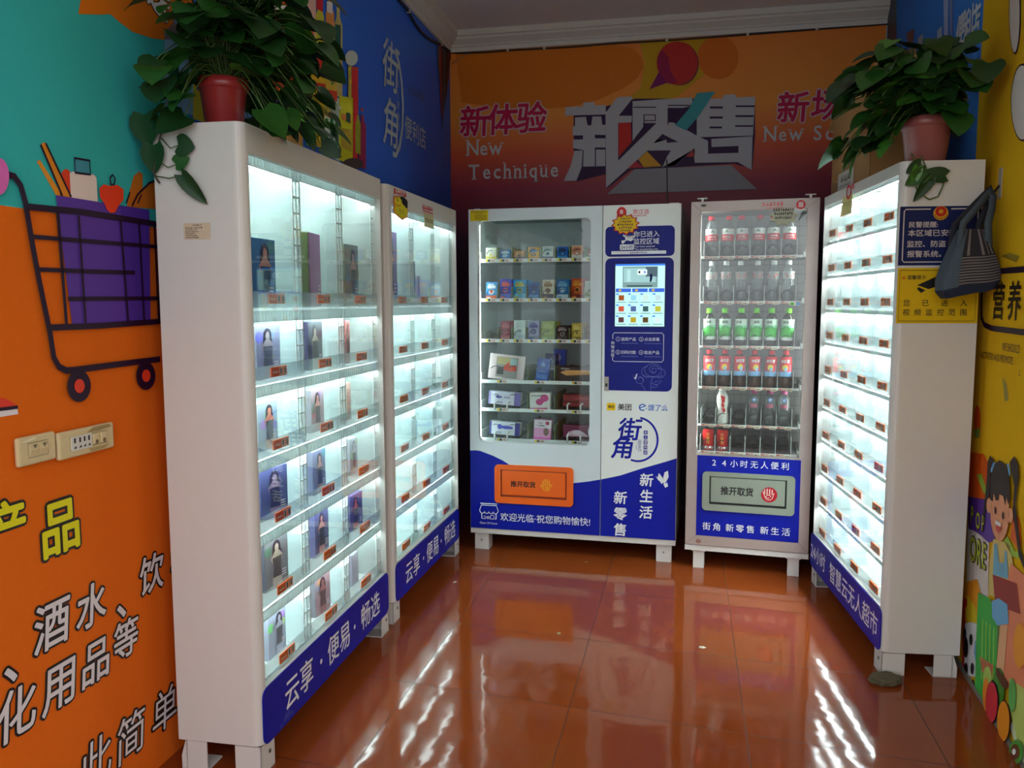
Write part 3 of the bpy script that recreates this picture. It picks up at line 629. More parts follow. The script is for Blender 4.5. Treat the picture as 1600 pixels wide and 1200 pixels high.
LB = locker('vending_locker', 'white lit locker far left, mostly empty cells, yellow picture tag on its frame', 1.10, 0.274, 0.099, 1.925, ROWS, 3, XB, 0.05, 1.068, 0.272, 1.842,
            (-1.251, 3.372, 0), PI/2+.0023, (('云享', .258, .1), ('·', .42, .1), ('便易', .57, .1), ('·', .72, .1), ('畅选', .89, .1)), (0.025, 1.075, 0.092, 0.265), LED, False, TAGM, .105, 'wide')
ROWE = [1.75, 1.587, 1.424, 1.263, 1.098, 0.937, 0.776, 0.612, 0.449, 0.289]
XE = [0.125, 0.395, 0.655, 0.915]
EO = Vector((0.639, 4.355, 0)); ERZ = -1.4728
LE = locker('vending_locker', 'white lit locker on the right with ten rows of small cells', 1.085, 0.285, 0.092, 1.929, ROWE, 4, XE, 0.03, 1.055, 0.262, 1.885,
            EO, ERZ, (('24小时', .14, .085), ('智慧云无人超市', .70, .092)), (-0.01, 1.075, 0.088, 0.258), LEDE, False, TAGS, .07, 'small')
PA = Plane((-1.2253, 2.1582, 0), PI/2+.0217); PB = Plane((-1.251, 3.372, 0), PI/2+.0023); PE = Plane(EO, ERZ)
# paper stickers on the lockers
PAPER = ink(206, 186, 160)
def side_art(D0): return Matrix.Rotation(PI/2, 4, 'Z')
m = MB(Matrix.Rotation(-PI/2, 4, 'Z'))        # local x of the art runs towards the front, y out of the side
def aside(dep, z): return (-dep, z)
m.rect(-.188, -.105, 1.606, 1.652, -0.0012, PAPER)
m.scrawl(-.16, -.13, 1.646, .004, -0.0018, BLACK, 6, 1)
for i in range(6): m.scrawl(-.182, -.182+(.055 if i == 0 else .03+.006*(i % 3)), 1.639-i*.0055, .0034, -0.0018, BLACK, 7, i)
m.build('sticker', LA, label='small beige paper sticker')
m = MB(); RED = ink(206, 40, 50)
_P = ((-.052,1.86),(-.03,1.872),(.03,1.878),(.052,1.86),(.05,1.82),(.06,1.80),(.052,1.745),(.03,1.73),(.01,1.715),(-.01,1.725),(-.045,1.742),(-.06,1.77),(-.05,1.80),(-.055,1.83))
def tz(z): return 1.79+(z-1.715)*.62
m.poly([(x*1.7+.165, tz(z)) for x, z in _P], -0.002, RED); m.poly([(x*1.55+.165, tz(1.797+(z-1.797)*.92)) for x, z in _P], -0.003, ink(222, 206, 20))
m.disc(.215, 1.872, .042, .017, -0.004, BLACK); m.disc(.19, 1.884, .036, .009, -0.004, BLACK); m.disc(.235, 1.858, .02, .011, -.004, BLACK)
m.ring(.125, 1.855, .035, .008, .004, -.004, RED, PI, 2*PI); m.ring(.12, 1.872, .012, .005, .003, -.004, INKP)
for i in range(3): m.line([(.145+i*.026,1.836),(.155+i*.026,1.815)], .004, -.004, INKP)
m.scrawl(.09, .25, 1.905, .022, -0.002, ink(196, 60, 70), 7, 5); m.rect(.085, .096, 1.893, 1.918, -.002, RED)
m.build('price_card', LB, label='yellow scalloped picture tag')
m = MB(); m.rect(.50, .655, 1.79, 1.858, -0.002, ink(206, 200, 150)); m.scrawl(.475, .645, 1.882, .022, -0.003, RED, 7, 2); m.rect(.48, .645, 1.861, 1.866, -.003, RED); m.scrawl(.52, .64, 1.828, .008, -.003, BLACK, 6, 3); m.rect(.52, .64, 1.816, 1.819, -.003, BLACK)
m.build('sticky_note', LB, label='pale yellow paper note')
m = MB()
def pe(x, y): return PE.pix(x, y)
m.poly([pe(1318,308), pe(1333,304), pe(1331,333), pe(1314,339)], -0.002, ink(206, 198, 130)); m.line([pe(1319,318), pe(1331,315)], .003, -.003, ink(150, 140, 90)); m.line([pe(1318,322), pe(1330,319)], .002, -.003, ink(150, 140, 90))
a = pe(1327, 300); m.ring(a[0], a[1], .03, .026, .012, -.003, RED); m.rect(a[0]+.05, a[0]+.075, a[1]+.005, a[1]+.03, -.003, ink(206, 70, 76)); m.build('sticky_note', LE, label='yellow paper note with red ring')
# notices on the side of the right locker (art x runs from the front edge back along the side)
WE = 1.085
MS = Matrix.Translation((WE, 0, 0)) @ Matrix.Rotation(PI/2, 4, 'Z')
m = MB(MS); NAVY = ink(22, 34, 84); m.rect(0.0, 0.279, 1.556, 1.767, -0.0015, NAVY)
fr = rr(0.014, 0.268, 1.568, 1.757, .006); FRW = ink(206, 196, 190)
m.line([(0.105,1.757),(0.02,1.757),(0.014,1.75),(0.014,1.575),(0.02,1.568),(0.262,1.568),(0.268,1.575),(0.268,1.75),(0.262,1.757),(0.175,1.757)], .004, -.0025, FRW)
GOLD = ink(206, 150, 40); m.disc(.14, 1.742, .026, .025, -.003, GOLD); m.disc(.14, 1.748, .019, .018, -.0036, ink(190, 40, 30)); m.disc(.14, 1.748, .008, .008, -.0042, GOLD); m.ring(.14, 1.738, .02, .016, .004, -.0042, ink(170, 110, 20), PI, 2*PI)
for t, x, z, h in (('民警提醒:', .032, 1.702, .021), ('本区域已安装视频', .03, 1.672, .0235), ('监控、防盗', .028, 1.633, .0235), ('报警系统。', .03, 1.597, .0235)): m.text(t, x, z, h, -.0025, FRW, .012, anchor='l', sx=1.12 if len(t) > 5 else 1.08)
m.scrawl(.176, .20, 1.637, .01, -.0025, FRW, 3, 1)
m.build('notice', LE, label='navy police notice with gold badge')
m = MB(MS); m.rect(0.001, 0.284, 1.346, 1.547, -0.0015, ink(216, 178, 20)); m.line([(0.009,1.354),(0.275,1.354),(0.275,1.538),(0.009,1.538)], .002, -.0025, BLACK, True)
for t, x, z, h, n in (('温馨提示', .034, 1.513, .0155, 0),): m.text(t, x, z, h, -.0025, BLACK, .01, anchor='l')
for i, ch in enumerate('您已进入'): m.text(ch, .036+i*.066, 1.42, .024, -.0025, BLACK, .008)
for i, ch in enumerate('视频监控范围'): m.text(ch, .036+i*.0398, 1.386, .024, -.0025, BLACK, .008)
m.poly([(.07,1.485),(.15,1.522),(.19,1.535),(.2,1.50),(.11,1.47)], -.0025, BLACK); m.poly([(.075,1.478),(.1,1.466),(.085,1.456),(.07,1.47)], -.0025, BLACK); m.line([(.14,1.482),(.145,1.456),(.19,1.456),(.192,1.48)], .006, -.0025, BLACK); m.rect(.185, .193, 1.446, 1.49, -.0025, BLACK); m.disc(.022, 1.511, .006, .006, -.0025, ink(206, 120, 30))
m.build('notice', LE, label='yellow camera surveillance notice')

# ------------------------------------------------------------------ boxed goods in the lockers
def goods_box(w, d, h, base, side, fig, seed, words=None):
    rd = random.Random(seed); m = MB()
    m.rbox(-w/2, w/2, 0, d, 0, h, ink(*side), r=.0015, seg=1)
    y = -.0006; m.rect(-w/2+.001, w/2-.001, .001, h-.001, y, ink(*base))
    if fig:
        skin = ink(min(255, fig[0]), fig[1], fig[2]); dark = ink(46, 40, 54); cx = rd.uniform(-.1, .1)*w
        for i in range(4):
            x = rd.uniform(-.4, .4)*w; z = rd.uniform(.1, .9)*h
            m.disc(x, z, w*.16, h*.1, y-.0004, ink(*[max(0, min(255, int(c*rd.uniform(.7, 1.25)))) for c in base]), 12)
        m.disc(cx, h*.80, w*.17, h*.13, y-.0008, dark, 14); m.poly([(cx-w*.17,h*.8),(cx+w*.17,h*.8),(cx+w*.2,h*.6),(cx-w*.2,h*.62)], y-.0008, dark)
        m.poly([(cx-w*.06,h*.74),(cx+w*.06,h*.74),(cx+w*.24,h*.62),(cx+w*.16,h*.42),(cx+w*.22,h*.2),(cx+w*.18,.004),(cx-w*.2,.004),(cx-w*.2,h*.25),(cx-w*.13,h*.44),(cx-w*.26,h*.6)], y-.0012, skin)
        m.poly([(cx-w*.2,h*.6),(cx+w*.2,h*.6),(cx+w*.17,h*.4),(cx+w*.2,h*.2),(cx-w*.2,h*.22),(cx-w*.14,h*.42)], y-.0016, ink(*[int(c*.55) for c in base]))
        m.disc(cx, h*.79, w*.085, h*.075, y-.0016, skin, 12)
    for i in range(3): m.rect(w*.2, w*.38, h*(.28-.05*i), h*(.30-.05*i), y-.002, ink(214, 206, 210))
    return m
def put(m, name, lab, cat, grp, pl, x, y, z, rz=0.0):
    p = pl.w(x, y, z); return m.build(name, None, lab, cat, grp, None, p, (0, 0, pl.rz+rz))
rown = ['top', 'second', 'third', 'fourth', 'fifth', 'bottom']; coln = ['near', 'middle', 'far']
FA = -0.028
A_BOX = [ # row, col, dx, w, h, base, side, figure, rz
 (0,0,.03,.15,.215,(60,110,160),(40,130,140),(190,140,124),-.05), (0,1,.06,.14,.262,(150,84,150),(110,120,70),None,.12), (0,2,.06,.14,.245,(120,126,126),(96,110,90),(190,150,140),0),
 (1,0,.05,.18,.172,(126,128,160),(150,150,170),(150,140,150),.06), (1,1,.05,.12,.172,(86,90,96),(70,66,90),(150,140,130),0), (1,2,.0,.05,.17,(170,110,110),(170,80,90),(150,120,120),0),
 (2,0,.03,.13,.155,(150,170,190),(170,180,190),(214,130,110),0), (2,1,.055,.11,.155,(170,150,160),(150,150,160),(196,140,130),0), (2,2,.0,.04,.15,(196,160,150),(190,170,160),None,0),
 (3,0,.06,.15,.165,(70,74,116),(90,90,130),(130,110,136),-.12), (3,1,.055,.11,.16,(96,104,136),(120,124,150),(170,130,130),0), (3,2,.04,.08,.15,(140,150,160),(150,150,160),(170,160,160),0),
 (4,0,.06,.14,.17,(110,110,116),(90,96,110),(176,160,150),-.08), (4,1,.065,.12,.17,(84,80,120),(100,100,140),(190,130,130),0), (4,2,.055,.12,.15,(70,64,110),(80,76,120),(150,70,70),-.05),
 (5,0,.05,.12,.15,(150,160,180),(170,176,196),(170,170,190),0), (5,1,.06,.11,.15,(160,130,140),(130,130,140),(150,96,96),-.1), (5,2,.03,.07,.13,(150,150,164),(140,140,160),None,0)]
for i, (r_, c_, dx, w_, h_, base, side, fig, rz) in enumerate(A_BOX):
    b = goods_box(w_, .04, h_, base, side, fig, i)
    what = 'picture box' if fig else 'plain-fronted box'
    put(b, 'product_box', f'{["blue","purple","grey","lavender grey","dark grey","red-edged","pale blue","mauve","pinkish","dark violet","slate blue","pale grey","brown grey","violet","deep violet","icy lavender","dusty pink","silver grey"][i]} {what} in the {coln[c_]} cell, {rown[r_]} row of near left locker', 'box', 'boxes in the near left locker', PA, XA[c_]+dx, 0.075, ROWS[r_]+FA+.0005, rz)
B_BOX = [(0,0,.05,.17,.34,(120,100,150),(100,100,140),(196,150,140),0,'tall violet'), (0,1,.03,.10,.22,(120,130,160),(110,110,140),(140,120,130),0,'slim grey'), (0,1,.15,.05,.15,(170,160,190),(170,160,190),None,0,'small lilac'),
 (2,1,.0,.06,.14,(140,150,176),(140,150,176),None,0,'pale blue'), (2,2,-.06,.05,.14,(110,140,170),(110,140,170),None,0,'dull blue'), (3,2,.0,.09,.12,(120,180,216),(120,190,220),None,0,'sky blue'), (3,1,.04,.08,.10,(170,206,220),(170,206,220),None,0,'icy blue')]
for i, (r_, c_, dx, w_, h_, base, side, fig, rz, nm) in enumerate(B_BOX):
    b = goods_box(w_, .04, h_, base, side, fig, 40+i)
    put(b, 'product_box', f'{nm} box in the {coln[c_]} cell of the {rown[r_]} row, far left locker', 'box', 'boxes in the far left locker', PB, XB[c_]+dx, 0.09, ROWS[r_]+FA+.0005, rz)
on = ['top', 'second', 'third', 'fourth', 'fifth', 'sixth', 'seventh', 'eighth', 'ninth', 'bottom']; cn = ['farthest', 'second farthest', 'second nearest', 'nearest']
E_BOX = [(1,2,.10,.055,.105),(2,1,.09,.06,.09),(2,2,.10,.05,.095),(3,0,.09,.05,.09),(3,1,.09,.055,.1),(3,2,.09,.05,.085),(4,2,.09,.06,.115),(4,1,.09,.06,.09),(5,3,.07,.06,.1),(6,2,.08,.06,.11),(6,1,.09,.05,.1),(7,0,.08,.05,.08),(7,1,.08,.06,.09),(7,2,.06,.04,.08),(8,0,.07,.05,.085),(8,1,.08,.05,.08),(8,3,.08,.07,.09),(9,1,.06,.05,.06)]
for i, (r_, c_, dx, w_, h_) in enumerate(E_BOX):
    v = [(206,200,222),(190,206,222),(216,210,220),(176,190,206)][i % 4]
    b = goods_box(w_, .05, h_, v, v, None, 70+i)
    put(b, 'product_box', f'pale box in the {cn[c_]} cell of the {on[r_]} row, right locker', 'box', 'boxes in the right locker', PE, XE[c_]+dx-.02, 0.09, ROWE[r_]+FA+.0005)
m = MB(); m.lathe([(.02,0),(.034,.004),(.036,.03),(.036,.07),(.03,.08),(.012,.085)], ink(196, 206, 210, 20), 18); m.lathe([(.0365,.02),(.0365,.035)], ink(120, 130, 140), 18, cap=False)
put(m, 'round_jar', 'small silver jar in the nearest bottom cell of the right locker', 'jar', None, PE, .99, .09, ROWE[9]+FA+.0005)
# ------------------------------------------------------------------ snack machine
PC = Plane((-1.2076, 4.542, 0), -0.0325)
CGRAY = mat('grey_enamel_inside', S(150, 160, 160), 0.45, var=0.04); CWHT = mat('clean_white_enamel', S(234, 240, 238), 0.36, var=0.02); PBLUE = mat('pale_blue_enamel', S(214, 227, 233), 0.35, var=0.03, scale=15)
GREEND = mat('olive_green_divider', S(150, 164, 108), .45, var=.04); COILM = mat('black_spiral_wire', S(24, 24, 26), 0.35, 0.3)
CO = thing('snack_vending_machine', 'wide blue and white snack vending machine with touch screen', 'vending machine', PC.o, PC.rz)
WC, DC = 1.164, 0.78
m = MB()
m.box(0, .02, .05, DC, .1, 1.94, PBLUE); m.box(.745, .765, .05, DC, .1, 1.94, PBLUE); m.box(WC-.02, WC, .05, DC, .1, 1.94, WHITE); m.box(.02, WC-.02, .05, DC, 1.92, 1.94, PBLUE); m.box(.02, WC-.02, .05, DC, .1, .13, WHITE); m.box(.02, WC-.02, DC-.02, DC, .13, 1.92, PBLUE)
m.box(0, WC, .004, .05, .0986, .126, WHITE)
m.build('body', CO)
m = MB(); m.box(.021, .03, .06, .5, .6, 1.91, mat('inside_left_wall', S(214, 226, 226), .4)); m.box(.735, .744, .06, .5, .6, 1.91, CGRAY); m.box(.03, .735, .5, .51, .6, 1.91, CGRAY); m.box(.03, .735, .06, .5, .59, .6, CGRAY); m.box(.03, .735, .06, .5, 1.905, 1.915, CGRAY); m.build('inner_liner', CO)
# door with window, wave print, delivery hatch
m = MB(); m.platehole(0, .75, .128, 1.94, .049, .687, .634, 1.878, .03, 0.0, .05, PBLUE, LINER)
wave = [(0,.58),(.03,.583),(.06,.58),(.134,.556),(.19,.532),(.232,.508),(.32,.462),(.42,.43),(.52,.418),(.60,.42),(.68,.433),(.75,.448)]
m.poly([(.001,.13)]+[(.749,.13)]+wave[::-1], -.0012, BLUE)
m.text('欢迎光临·祝您购物愉快!', .437, .204, .047, -.0024, WTX, .004, sx=.98)
# little shop mark
m.line([(.06,.276),(.16,.276)], .005, -.0024, WTX); m.line([(.066,.266),(.155,.266),(.166,.236),(.162,.226)], .004, -.0024, WTX); m.line([(.066,.266),(.055,.236),(.058,.226)], .004, -.0024, WTX)
for k in range(4): m.ring(.071+k*.026, .23, .013, .012, .004, -.0024, WTX, PI, 2*PI, 8)
m.line([(.068,.22),(.068,.188),(.078,.188)], .005, -.0024, WTX); m.line([(.145,.188),(.153,.188),(.153,.22)], .005, -.0024, WTX); m.text('24h', .099, .195, .02, -.0024, WTX, .0); m.ring(.13, .198, .012, .012, .003, -.0024, WTX); m.text('Open 24 hours', .108, .163, .0125, -.0024, WTX, 0, sx=1.0)
m.rect(.011, .114, 1.876, 1.935, -.0012, ink(222, 200, 20))
for i in range(5): m.scrawl(.018+(.018 if i else 0), .105-(.02 if i == 1 else 0), 1.926-i*.010, .006, -.002, BLACK, 10, i)
m.build('door', CO)
m = MB(); m.box(.045, .691, .02, .024, .63, 1.882, GLASS); m.build('glass_pane', CO)
OR = mat('orange_plastic', S(232, 96, 14), .35, var=.03); OR2 = mat('dark_orange_recess', S(150, 50, 8), .5)
def hatch(par, x0, x1, z0, z1, ix0, ix1, iz0, iz1, cm, cd_, name_l, art):
    h = MB(); h.platehole(x0, x1, z0, z1, ix0, ix1, iz0, iz1, .004, -.008, .0, cm, cm, 2)
    f = MB(); P = rr(x0, x1, z0, z1, .022)
    h = MB(); n = len(P); hole = [(ix1,iz1),(ix0,iz1),(ix0,iz0),(ix1,iz0)]; seg = n//4
    vs = [(p[0], -.012, p[1]) for p in P]+[(p[0], -.012, p[1]) for p in hole]; fs = []
    for i in range(n):
        j = (i+1)%n; ci = n+i//seg; cj = n+j//seg; fs.append((i, ci, j)[::-1] if ci == cj else (i, ci, cj, j)[::-1])
    h.add(vs, fs, cm); h.add([(p[0], -.012, p[1]) for p in P]+[(p[0], 0.001, p[1]) for p in P], [(i, n+i, n+(i+1)%n, (i+1)%n) for i in range(n)], cm, True)
    h.add([(p[0], -.012, p[1]) for p in hole]+[(p[0], .0, p[1]) for p in hole], [(i, (i+1)%4, 4+(i+1)%4, 4+i) for i in range(4)], cd_)
    h.rect(ix0, ix1, iz0, iz1, -.0014, cd_)
    fr_ = h.build('hatch_frame', par, label=name_l)
    d = MB(); d.rbox(ix0+.006, ix1-.008, -.009, -.002, iz0+.01, iz1-.005, cm, r=.003, seg=2); art(d); d.build('hatch_flap', fr_)
def hand(d, cx, cz, s, y, c):
    for k, (dx, h0) in enumerate(((-.36,.55),(-.12,.72),(.12,.72),(.34,.58))): d.slab(rr(cx+dx*s-.085*s, cx+dx*s+.085*s, cz-.1*s, cz+h0*s, .07*s), y, y+.0005, c)
    d.poly([(cx-.48*s,cz+.1*s),(cx+.46*s,cz+.1*s),(cx+.46*s,cz-.3*s),(cx+.3*s,cz-.6*s),(cx-.2*s,cz-.62*s),(cx-.42*s,cz-.4*s)], y, c); d.poly([(cx-.42*s,cz-.35*s),(cx-.72*s,cz-.02*s),(cx-.62*s,cz+.1*s),(cx-.36*s,cz-.02*s)], y, c)
    d.poly([(cx+.42*s,cz-.3*s),(cx+.72*s,cz+.1*s),(cx+.62*s,cz+.2*s),(cx+.36*s,cz)], y, c)
def art_c(d):
    d.text('推开取货', .313, .40, .034, -.0096, BLACK, .028, spacing=.0); hand(d, .447, .40, .052, -.0096, ink(240, 152, 40)); d.ring(.45, .388, .015, .011, .005, -.0104, OR, -.5, 4.8)
hatch(CO, .147, .60, .286, .508, .183, .564, .324, .48, OR, OR2, 'orange delivery hatch surround', art_c)
# control column
m = MB(); m.box(.754, WC, 0, .05, .128, 1.94, CWHT)
m.poly([(.7545,.13),(WC-.001,.13),(WC-.001,.585),(1.10,.562),(.967,.517),(.86,.476),(.7545,.449)], -.0012, BLUE)
NB = mat('navy_vinyl', S(8, 22, 118), .42, var=.04, spec=.2)
m.slab(rr(.767, 1.133, 1.668, 1.827, .025), -.002, .0, NB); m.slab([p for p in rr(.768, 1.131, .946, 1.66, .03)], -.002, .0, NB)
m.text('你已进入', .985, 1.785, .032, -.003, WTX, .006, anchor='c'); m.text('监控区域', .985, 1.747, .032, -.003, WTX, .006); m.text('You have entered', .975, 1.721, .011, -.003, WTX); m.text('The monitoring area', .985, 1.706, .011, -.003, WTX)
m.slab(rr(.845, .92, 1.703, 1.732, .005), -.003, -.002, WTX); m.text('24小时', .8825, 1.717, .02, -.0036, NB, .008); m.rect(.80, 1.09, 1.68, 1.697, -.003, WTX); m.scrawl(.9, .99, 1.688, .008, -.0036, NB, 10, 2)
m.poly([(.862,1.785),(.92,1.765),(.93,1.78),(.91,1.762),(.86,1.775)], -.003, WTX); m.poly([(.87,1.775),(.92,1.76),(.905,1.748),(.875,1.755)], -.003, WTX); m.poly([(.852,1.752),(.882,1.756),(.862,1.735),(.855,1.738)], -.003, WTX)
# steps panel
m.line([(.812,1.225),(.812,1.25),(.82,1.26),(1.075,1.26),(1.084,1.25),(1.084,1.115),(1.075,1.105),(.82,1.105),(.812,1.112),(.812,1.13)], .003, -.003, WTX)
for i, ch in enumerate('购物流程'): m.text(ch, .812, 1.205-i*.022, .018, -.003, WTX, .004)
for n_, t, x, z in (('1','选择产品',.84,1.226), ('2','点击屏幕',.965,1.226), ('3','扫码付款',.84,1.155), ('4','取走产品',.965,1.155)):
    m.ring(x, z, .011, .011, .0018, -.003, WTX); m.text(n_, x, z, .012, -.003, WTX); m.text(t, x+.017, z, .019, -.003, WTX, .004, anchor='l'); m.scrawl(x+.017, x+.11, z-.022, .005, -.003, ink(120, 134, 190), 14, 3)
# flower line drawing and small butterfly
PF = ink(130, 142, 200)
for cx, cz, rx, rz_, a0, a1 in ((1.03,1.06,.045,.035,0,6.28),(1.035,1.065,.025,.02,0,5),(1.035,1.06,.012,.012,0,6),(1.0,1.05,.03,.03,1.5,5),(1.065,1.045,.03,.025,-2,2),(1.03,1.035,.05,.012,3.1,6.3),(.96,1.005,.022,.018,0,6.28),(.965,1.0,.012,.02,0,3)): m.ring(cx, cz, rx, rz_, .0016, -.003, PF, a0, a1, 18)
for pts in ([(1.03,1.03),(1.02,.99),(1.02,.95)], [(1.02,.985),(1.05,1.0),(1.08,1.003),(1.06,.985),(1.03,.98)], [(.965,.988),(.985,.96),(.99,.948)], [(1.02,.97),(1.04,.965),(1.055,.975),(1.045,.985)]): m.line(pts, .0016, -.003, PF)
m.poly([(.925,1.035),(.93,1.015),(.935,1.02),(.94,1.037),(.948,1.04),(.942,1.02),(.94,1.01),(.93,1.012)], -.003, WTX)
# delivery service marks, street corner logo
m.slab(rr(.783, .83, .835, .877, .008), -.0015, 0, ink(236, 196, 20)); m.text('美团', .8065, .856, .016, -.0022, BLACK, .02); m.text('美团', .88, .856, .036, -.0012, ink(30, 34, 40), .012)
EB = ink(30, 96, 190); m.ring(.977, .857, .017, .016, .006, -.0012, EB, .3, 5.4, 16); m.line([(.964,.854),(.99,.864)], .005, -.0012, EB); m.disc(.998, .851, .003, .003, -.0012, EB); m.text('饿了么', 1.058, .857, .034, -.0012, EB, .01, .15)
m.text('街', .912, .735, .12, -.0012, BLUE, .02, .15); m.text('角', .868, .632, .12, -.0012, BLUE, .02, .15)
m.ring(.952, .68, .108, .12, .011, -.0012, BLUE, -1.9, 1.45)
for i, ch in enumerate('无人便利店'): m.rect(.985, 1.006, .72-i*.0275-.011, .72-i*.0275+.011, -.0012, BLUE); m.text(ch, .9955, .72-i*.0275, .016, -.002, WTX, .004)
m.text('JIEJIAO', .965, .648, .017, -.0012, BLUE, 0, rot=-PI/2, sx=.95); m.scrawl(.945, .948, .65, .09, -.0012, ink(90, 100, 160), 1, 1)
for i, ch in enumerate('新生活'): m.text(ch, 1.003, .458-i*.09, .07, -.0024, WTX, .02, .08)
for i, ch in enumerate('新零售'): m.text(ch, .862, .352-i*.09, .07, -.0024, WTX, .02, .08)
m.poly([(1.062,.47),(1.07,.5),(1.09,.475),(1.095,.45),(1.085,.44),(1.075,.455)], -.0024, WTX); m.poly([(1.09,.46),(1.10,.505),(1.118,.515),(1.122,.48),(1.11,.455),(1.098,.44)], -.0024, WTX); m.poly([(1.095,.44),(1.115,.45),(1.12,.43),(1.105,.42)], -.0024, WTX); m.line([(1.09,.45),(1.07,.46),(1.055,.48)], .003, -.0024, WTX)
# red handwriting mark and starburst price card
m.disc(.852, 1.90, .026, .03, -.0014, RED); m.rect(.843, .86, 1.893, 1.915, -.002, ink(230, 190, 190)); m.text('数庄酒', .955, 1.902, .026, -.0014, ink(214, 90, 96), .0); m.scrawl(.90, .985, 1.882, .008, -.0014, ink(214, 90, 96), 12, 5)
m.build('control_column', CO)
def star(m, cx, cz, rx, rz_, n, y, c, k=.78):
    m.poly([(cx+rx*(1 if i % 2 == 0 else k)*math.cos(PI*i/n+.1), cz+rz_*(1 if i % 2 == 0 else k)*math.sin(PI*i/n+.1)) for i in range(2*n)], y, c)
m = MB(); star(m, .873, 1.838, .078, .058, 12, -.004, ink(190, 40, 30)); star(m, .873, 1.838, .068, .05, 12, -.005, ink(226, 186, 20), .8)
for i in range(5): m.scrawl(.873-.042+.008*abs(i-2), .873+.044-.008*abs(i-2), 1.868-i*.0155, .011, -.0056, BLACK, 7, 20+i)
m.build('price_card', CO, label='yellow starburst card with red edge')
SCRE = lambda c: lamp(f'screen_{c[0]}_{c[1]}_{c[2]}', S(*c), 0.85)
m = MB(); m.box(.82, 1.089, -.006, -.002, 1.292, 1.631, BLACK)
y = -.0064; m.rect(.823, 1.086, 1.295, 1.628, y, SCRE((186,236,232))); m.rect(.823, 1.086, 1.618, 1.628, y-.0004, SCRE((60,120,220)))
m.rect(.862, 1.048, 1.502, 1.614, y-.0004, SCRE((120,150,150))); m.rect(.868, 1.038, 1.53, 1.606, y-.0008, SCRE((150,190,190))); m.rect(.885, .905, 1.535, 1.598, y-.0012, SCRE((170,210,210))); m.rect(.94, .992, 1.57, 1.598, y-.0012, SCRE((220,240,244))); m.rect(.985, 1.046, 1.56, 1.612, y-.001, SCRE((80,100,110)))
m.poly([(1.008,1.575),(1.018,1.575),(1.02,1.55),(1.014,1.532),(1.006,1.532)], y-.0016, SCRE((20,26,60))); m.rect(.946, .956, 1.578, 1.59, y-.0016, SCRE((30,40,40))); m.rect(.975, .984, 1.578, 1.59, y-.0016, SCRE((90,130,230))); m.rect(.885, 1.02, 1.508, 1.514, y-.001, SCRE((40,60,60)))
for i in range(3): m.rect(.826+i*.088, .908+i*.088, 1.478, 1.498, y-.0004, SCRE((60,100,200))); m.rect(.842+i*.088, .856+i*.088, 1.482, 1.494, y-.0008, SCRE((190,160,90)))
pc = [(150,80,40),(140,200,220),(190,220,210),(180,206,210),(190,80,60),(80,100,150),(60,90,90),(180,180,60),(90,60,60),(170,150,40),(90,70,40),(200,220,220)]
for r_ in range(3):
    for c_ in range(4):
        x = .826+c_*.065; z = 1.472-r_*.059
        m.line([(x,z),(x+.062,z),(x+.062,z-.055),(x,z-.055)], .0012, y-.0006, SCRE((130,190,220)), True); m.rect(x+.016, x+.045, z-.038, z-.01, y-.0008, SCRE(pc[r_*4+c_])); m.rect(x+.002, x+.016, z-.008, z-.001, y-.0008, SCRE((70,120,220))); m.rect(x+.004, x+.056, z-.049, z-.046, y-.0008, SCRE((70,90,90)))
m.build('touch_screen', CO)
m = MB(); m.box(.768, .792, -.005, .001, .943, 1.02, mat('brushed_steel', S(150, 146, 136), .35, .6)); m.box(.774, .786, -.008, -.005, .966, .984, BLACK); m.build('door_lock', CO)
for x, y_ in ((.02,.02), (1.06,.02), (.02,DC-.1), (1.06,DC-.1)):
    m = MB(); m.box(x, x+.083, y_, y_+.08, 0, .1, WHITE); m.box(x+.035, x+.045, y_-.002, y_, .05, .058, mat('zinc_bolt', S(120, 130, 128), .35, .8)); m.build('leg', CO)
m = MB(); m.box(1.10, 1.15, .05, .12, 1.94, 1.95, WHITE); m.rbox(.015, .05, .05, .09, 1.94, 1.95, WHITE, r=.003); m.build('top_hinge', CO)
m = MB(); m.rbox(.033, .045, .062, .078, .64, 1.88, lamp('led_machine_strip', (.86,1,.98), 9.0), r=.003, seg=1); m.build('led_strip', CO)
m = MB(); m.rbox(.06, .70, .066, .08, 1.885, 1.897, lamp('led_machine_top', (.86,1,.98), 3.0), r=.003, seg=1); m.build('led_strip', CO)

def coil_mesh(r, pitch, turns, wire=.0019):
    m = MB(); n = int(turns*14); m.tube([(r*math.cos(2*PI*k/14+1.2), pitch*k/14, r*math.sin(2*PI*k/14+1.2)) for k in range(n+1)], wire, COILM, 4)
    me = bpy.data.meshes.new('spiral_coil'); me.from_pydata(m.v, [], m.f); me.materials.append(COILM); me.update(); return me
COIL = coil_mesh(.030, .032, 4); COILS = coil_mesh(.03, .05, 5); COILB = coil_mesh(.045, .055, 4)
SHZ = [1.67, 1.448, 1.217, .983, .82, .645]     # top of each tray's front lip
FRW_ = mat('tray_white', S(226, 232, 230), .4); YT = ink(230, 196, 40); PKT = ink(236, 206, 196)
TY = .085; X0 = .062
def tray_tag(par, x, z):
    t_ = MB(); t_.rect(x, x+.014, z-.008, z+.006, TY-.0026, YT); t_.rect(x+.014, x+.028, z-.007, z+.006, TY-.0026, ink(60, 60, 50)); t_.rect(x+.03, x+.058, z-.009, z+.007, TY-.003, PKT); t_.scrawl(x+.035, x+.053, z-.001, .009, TY-.0036, BLACK, 3, int(x*1000)); t_.build('price_tag', par)
GOODS = []
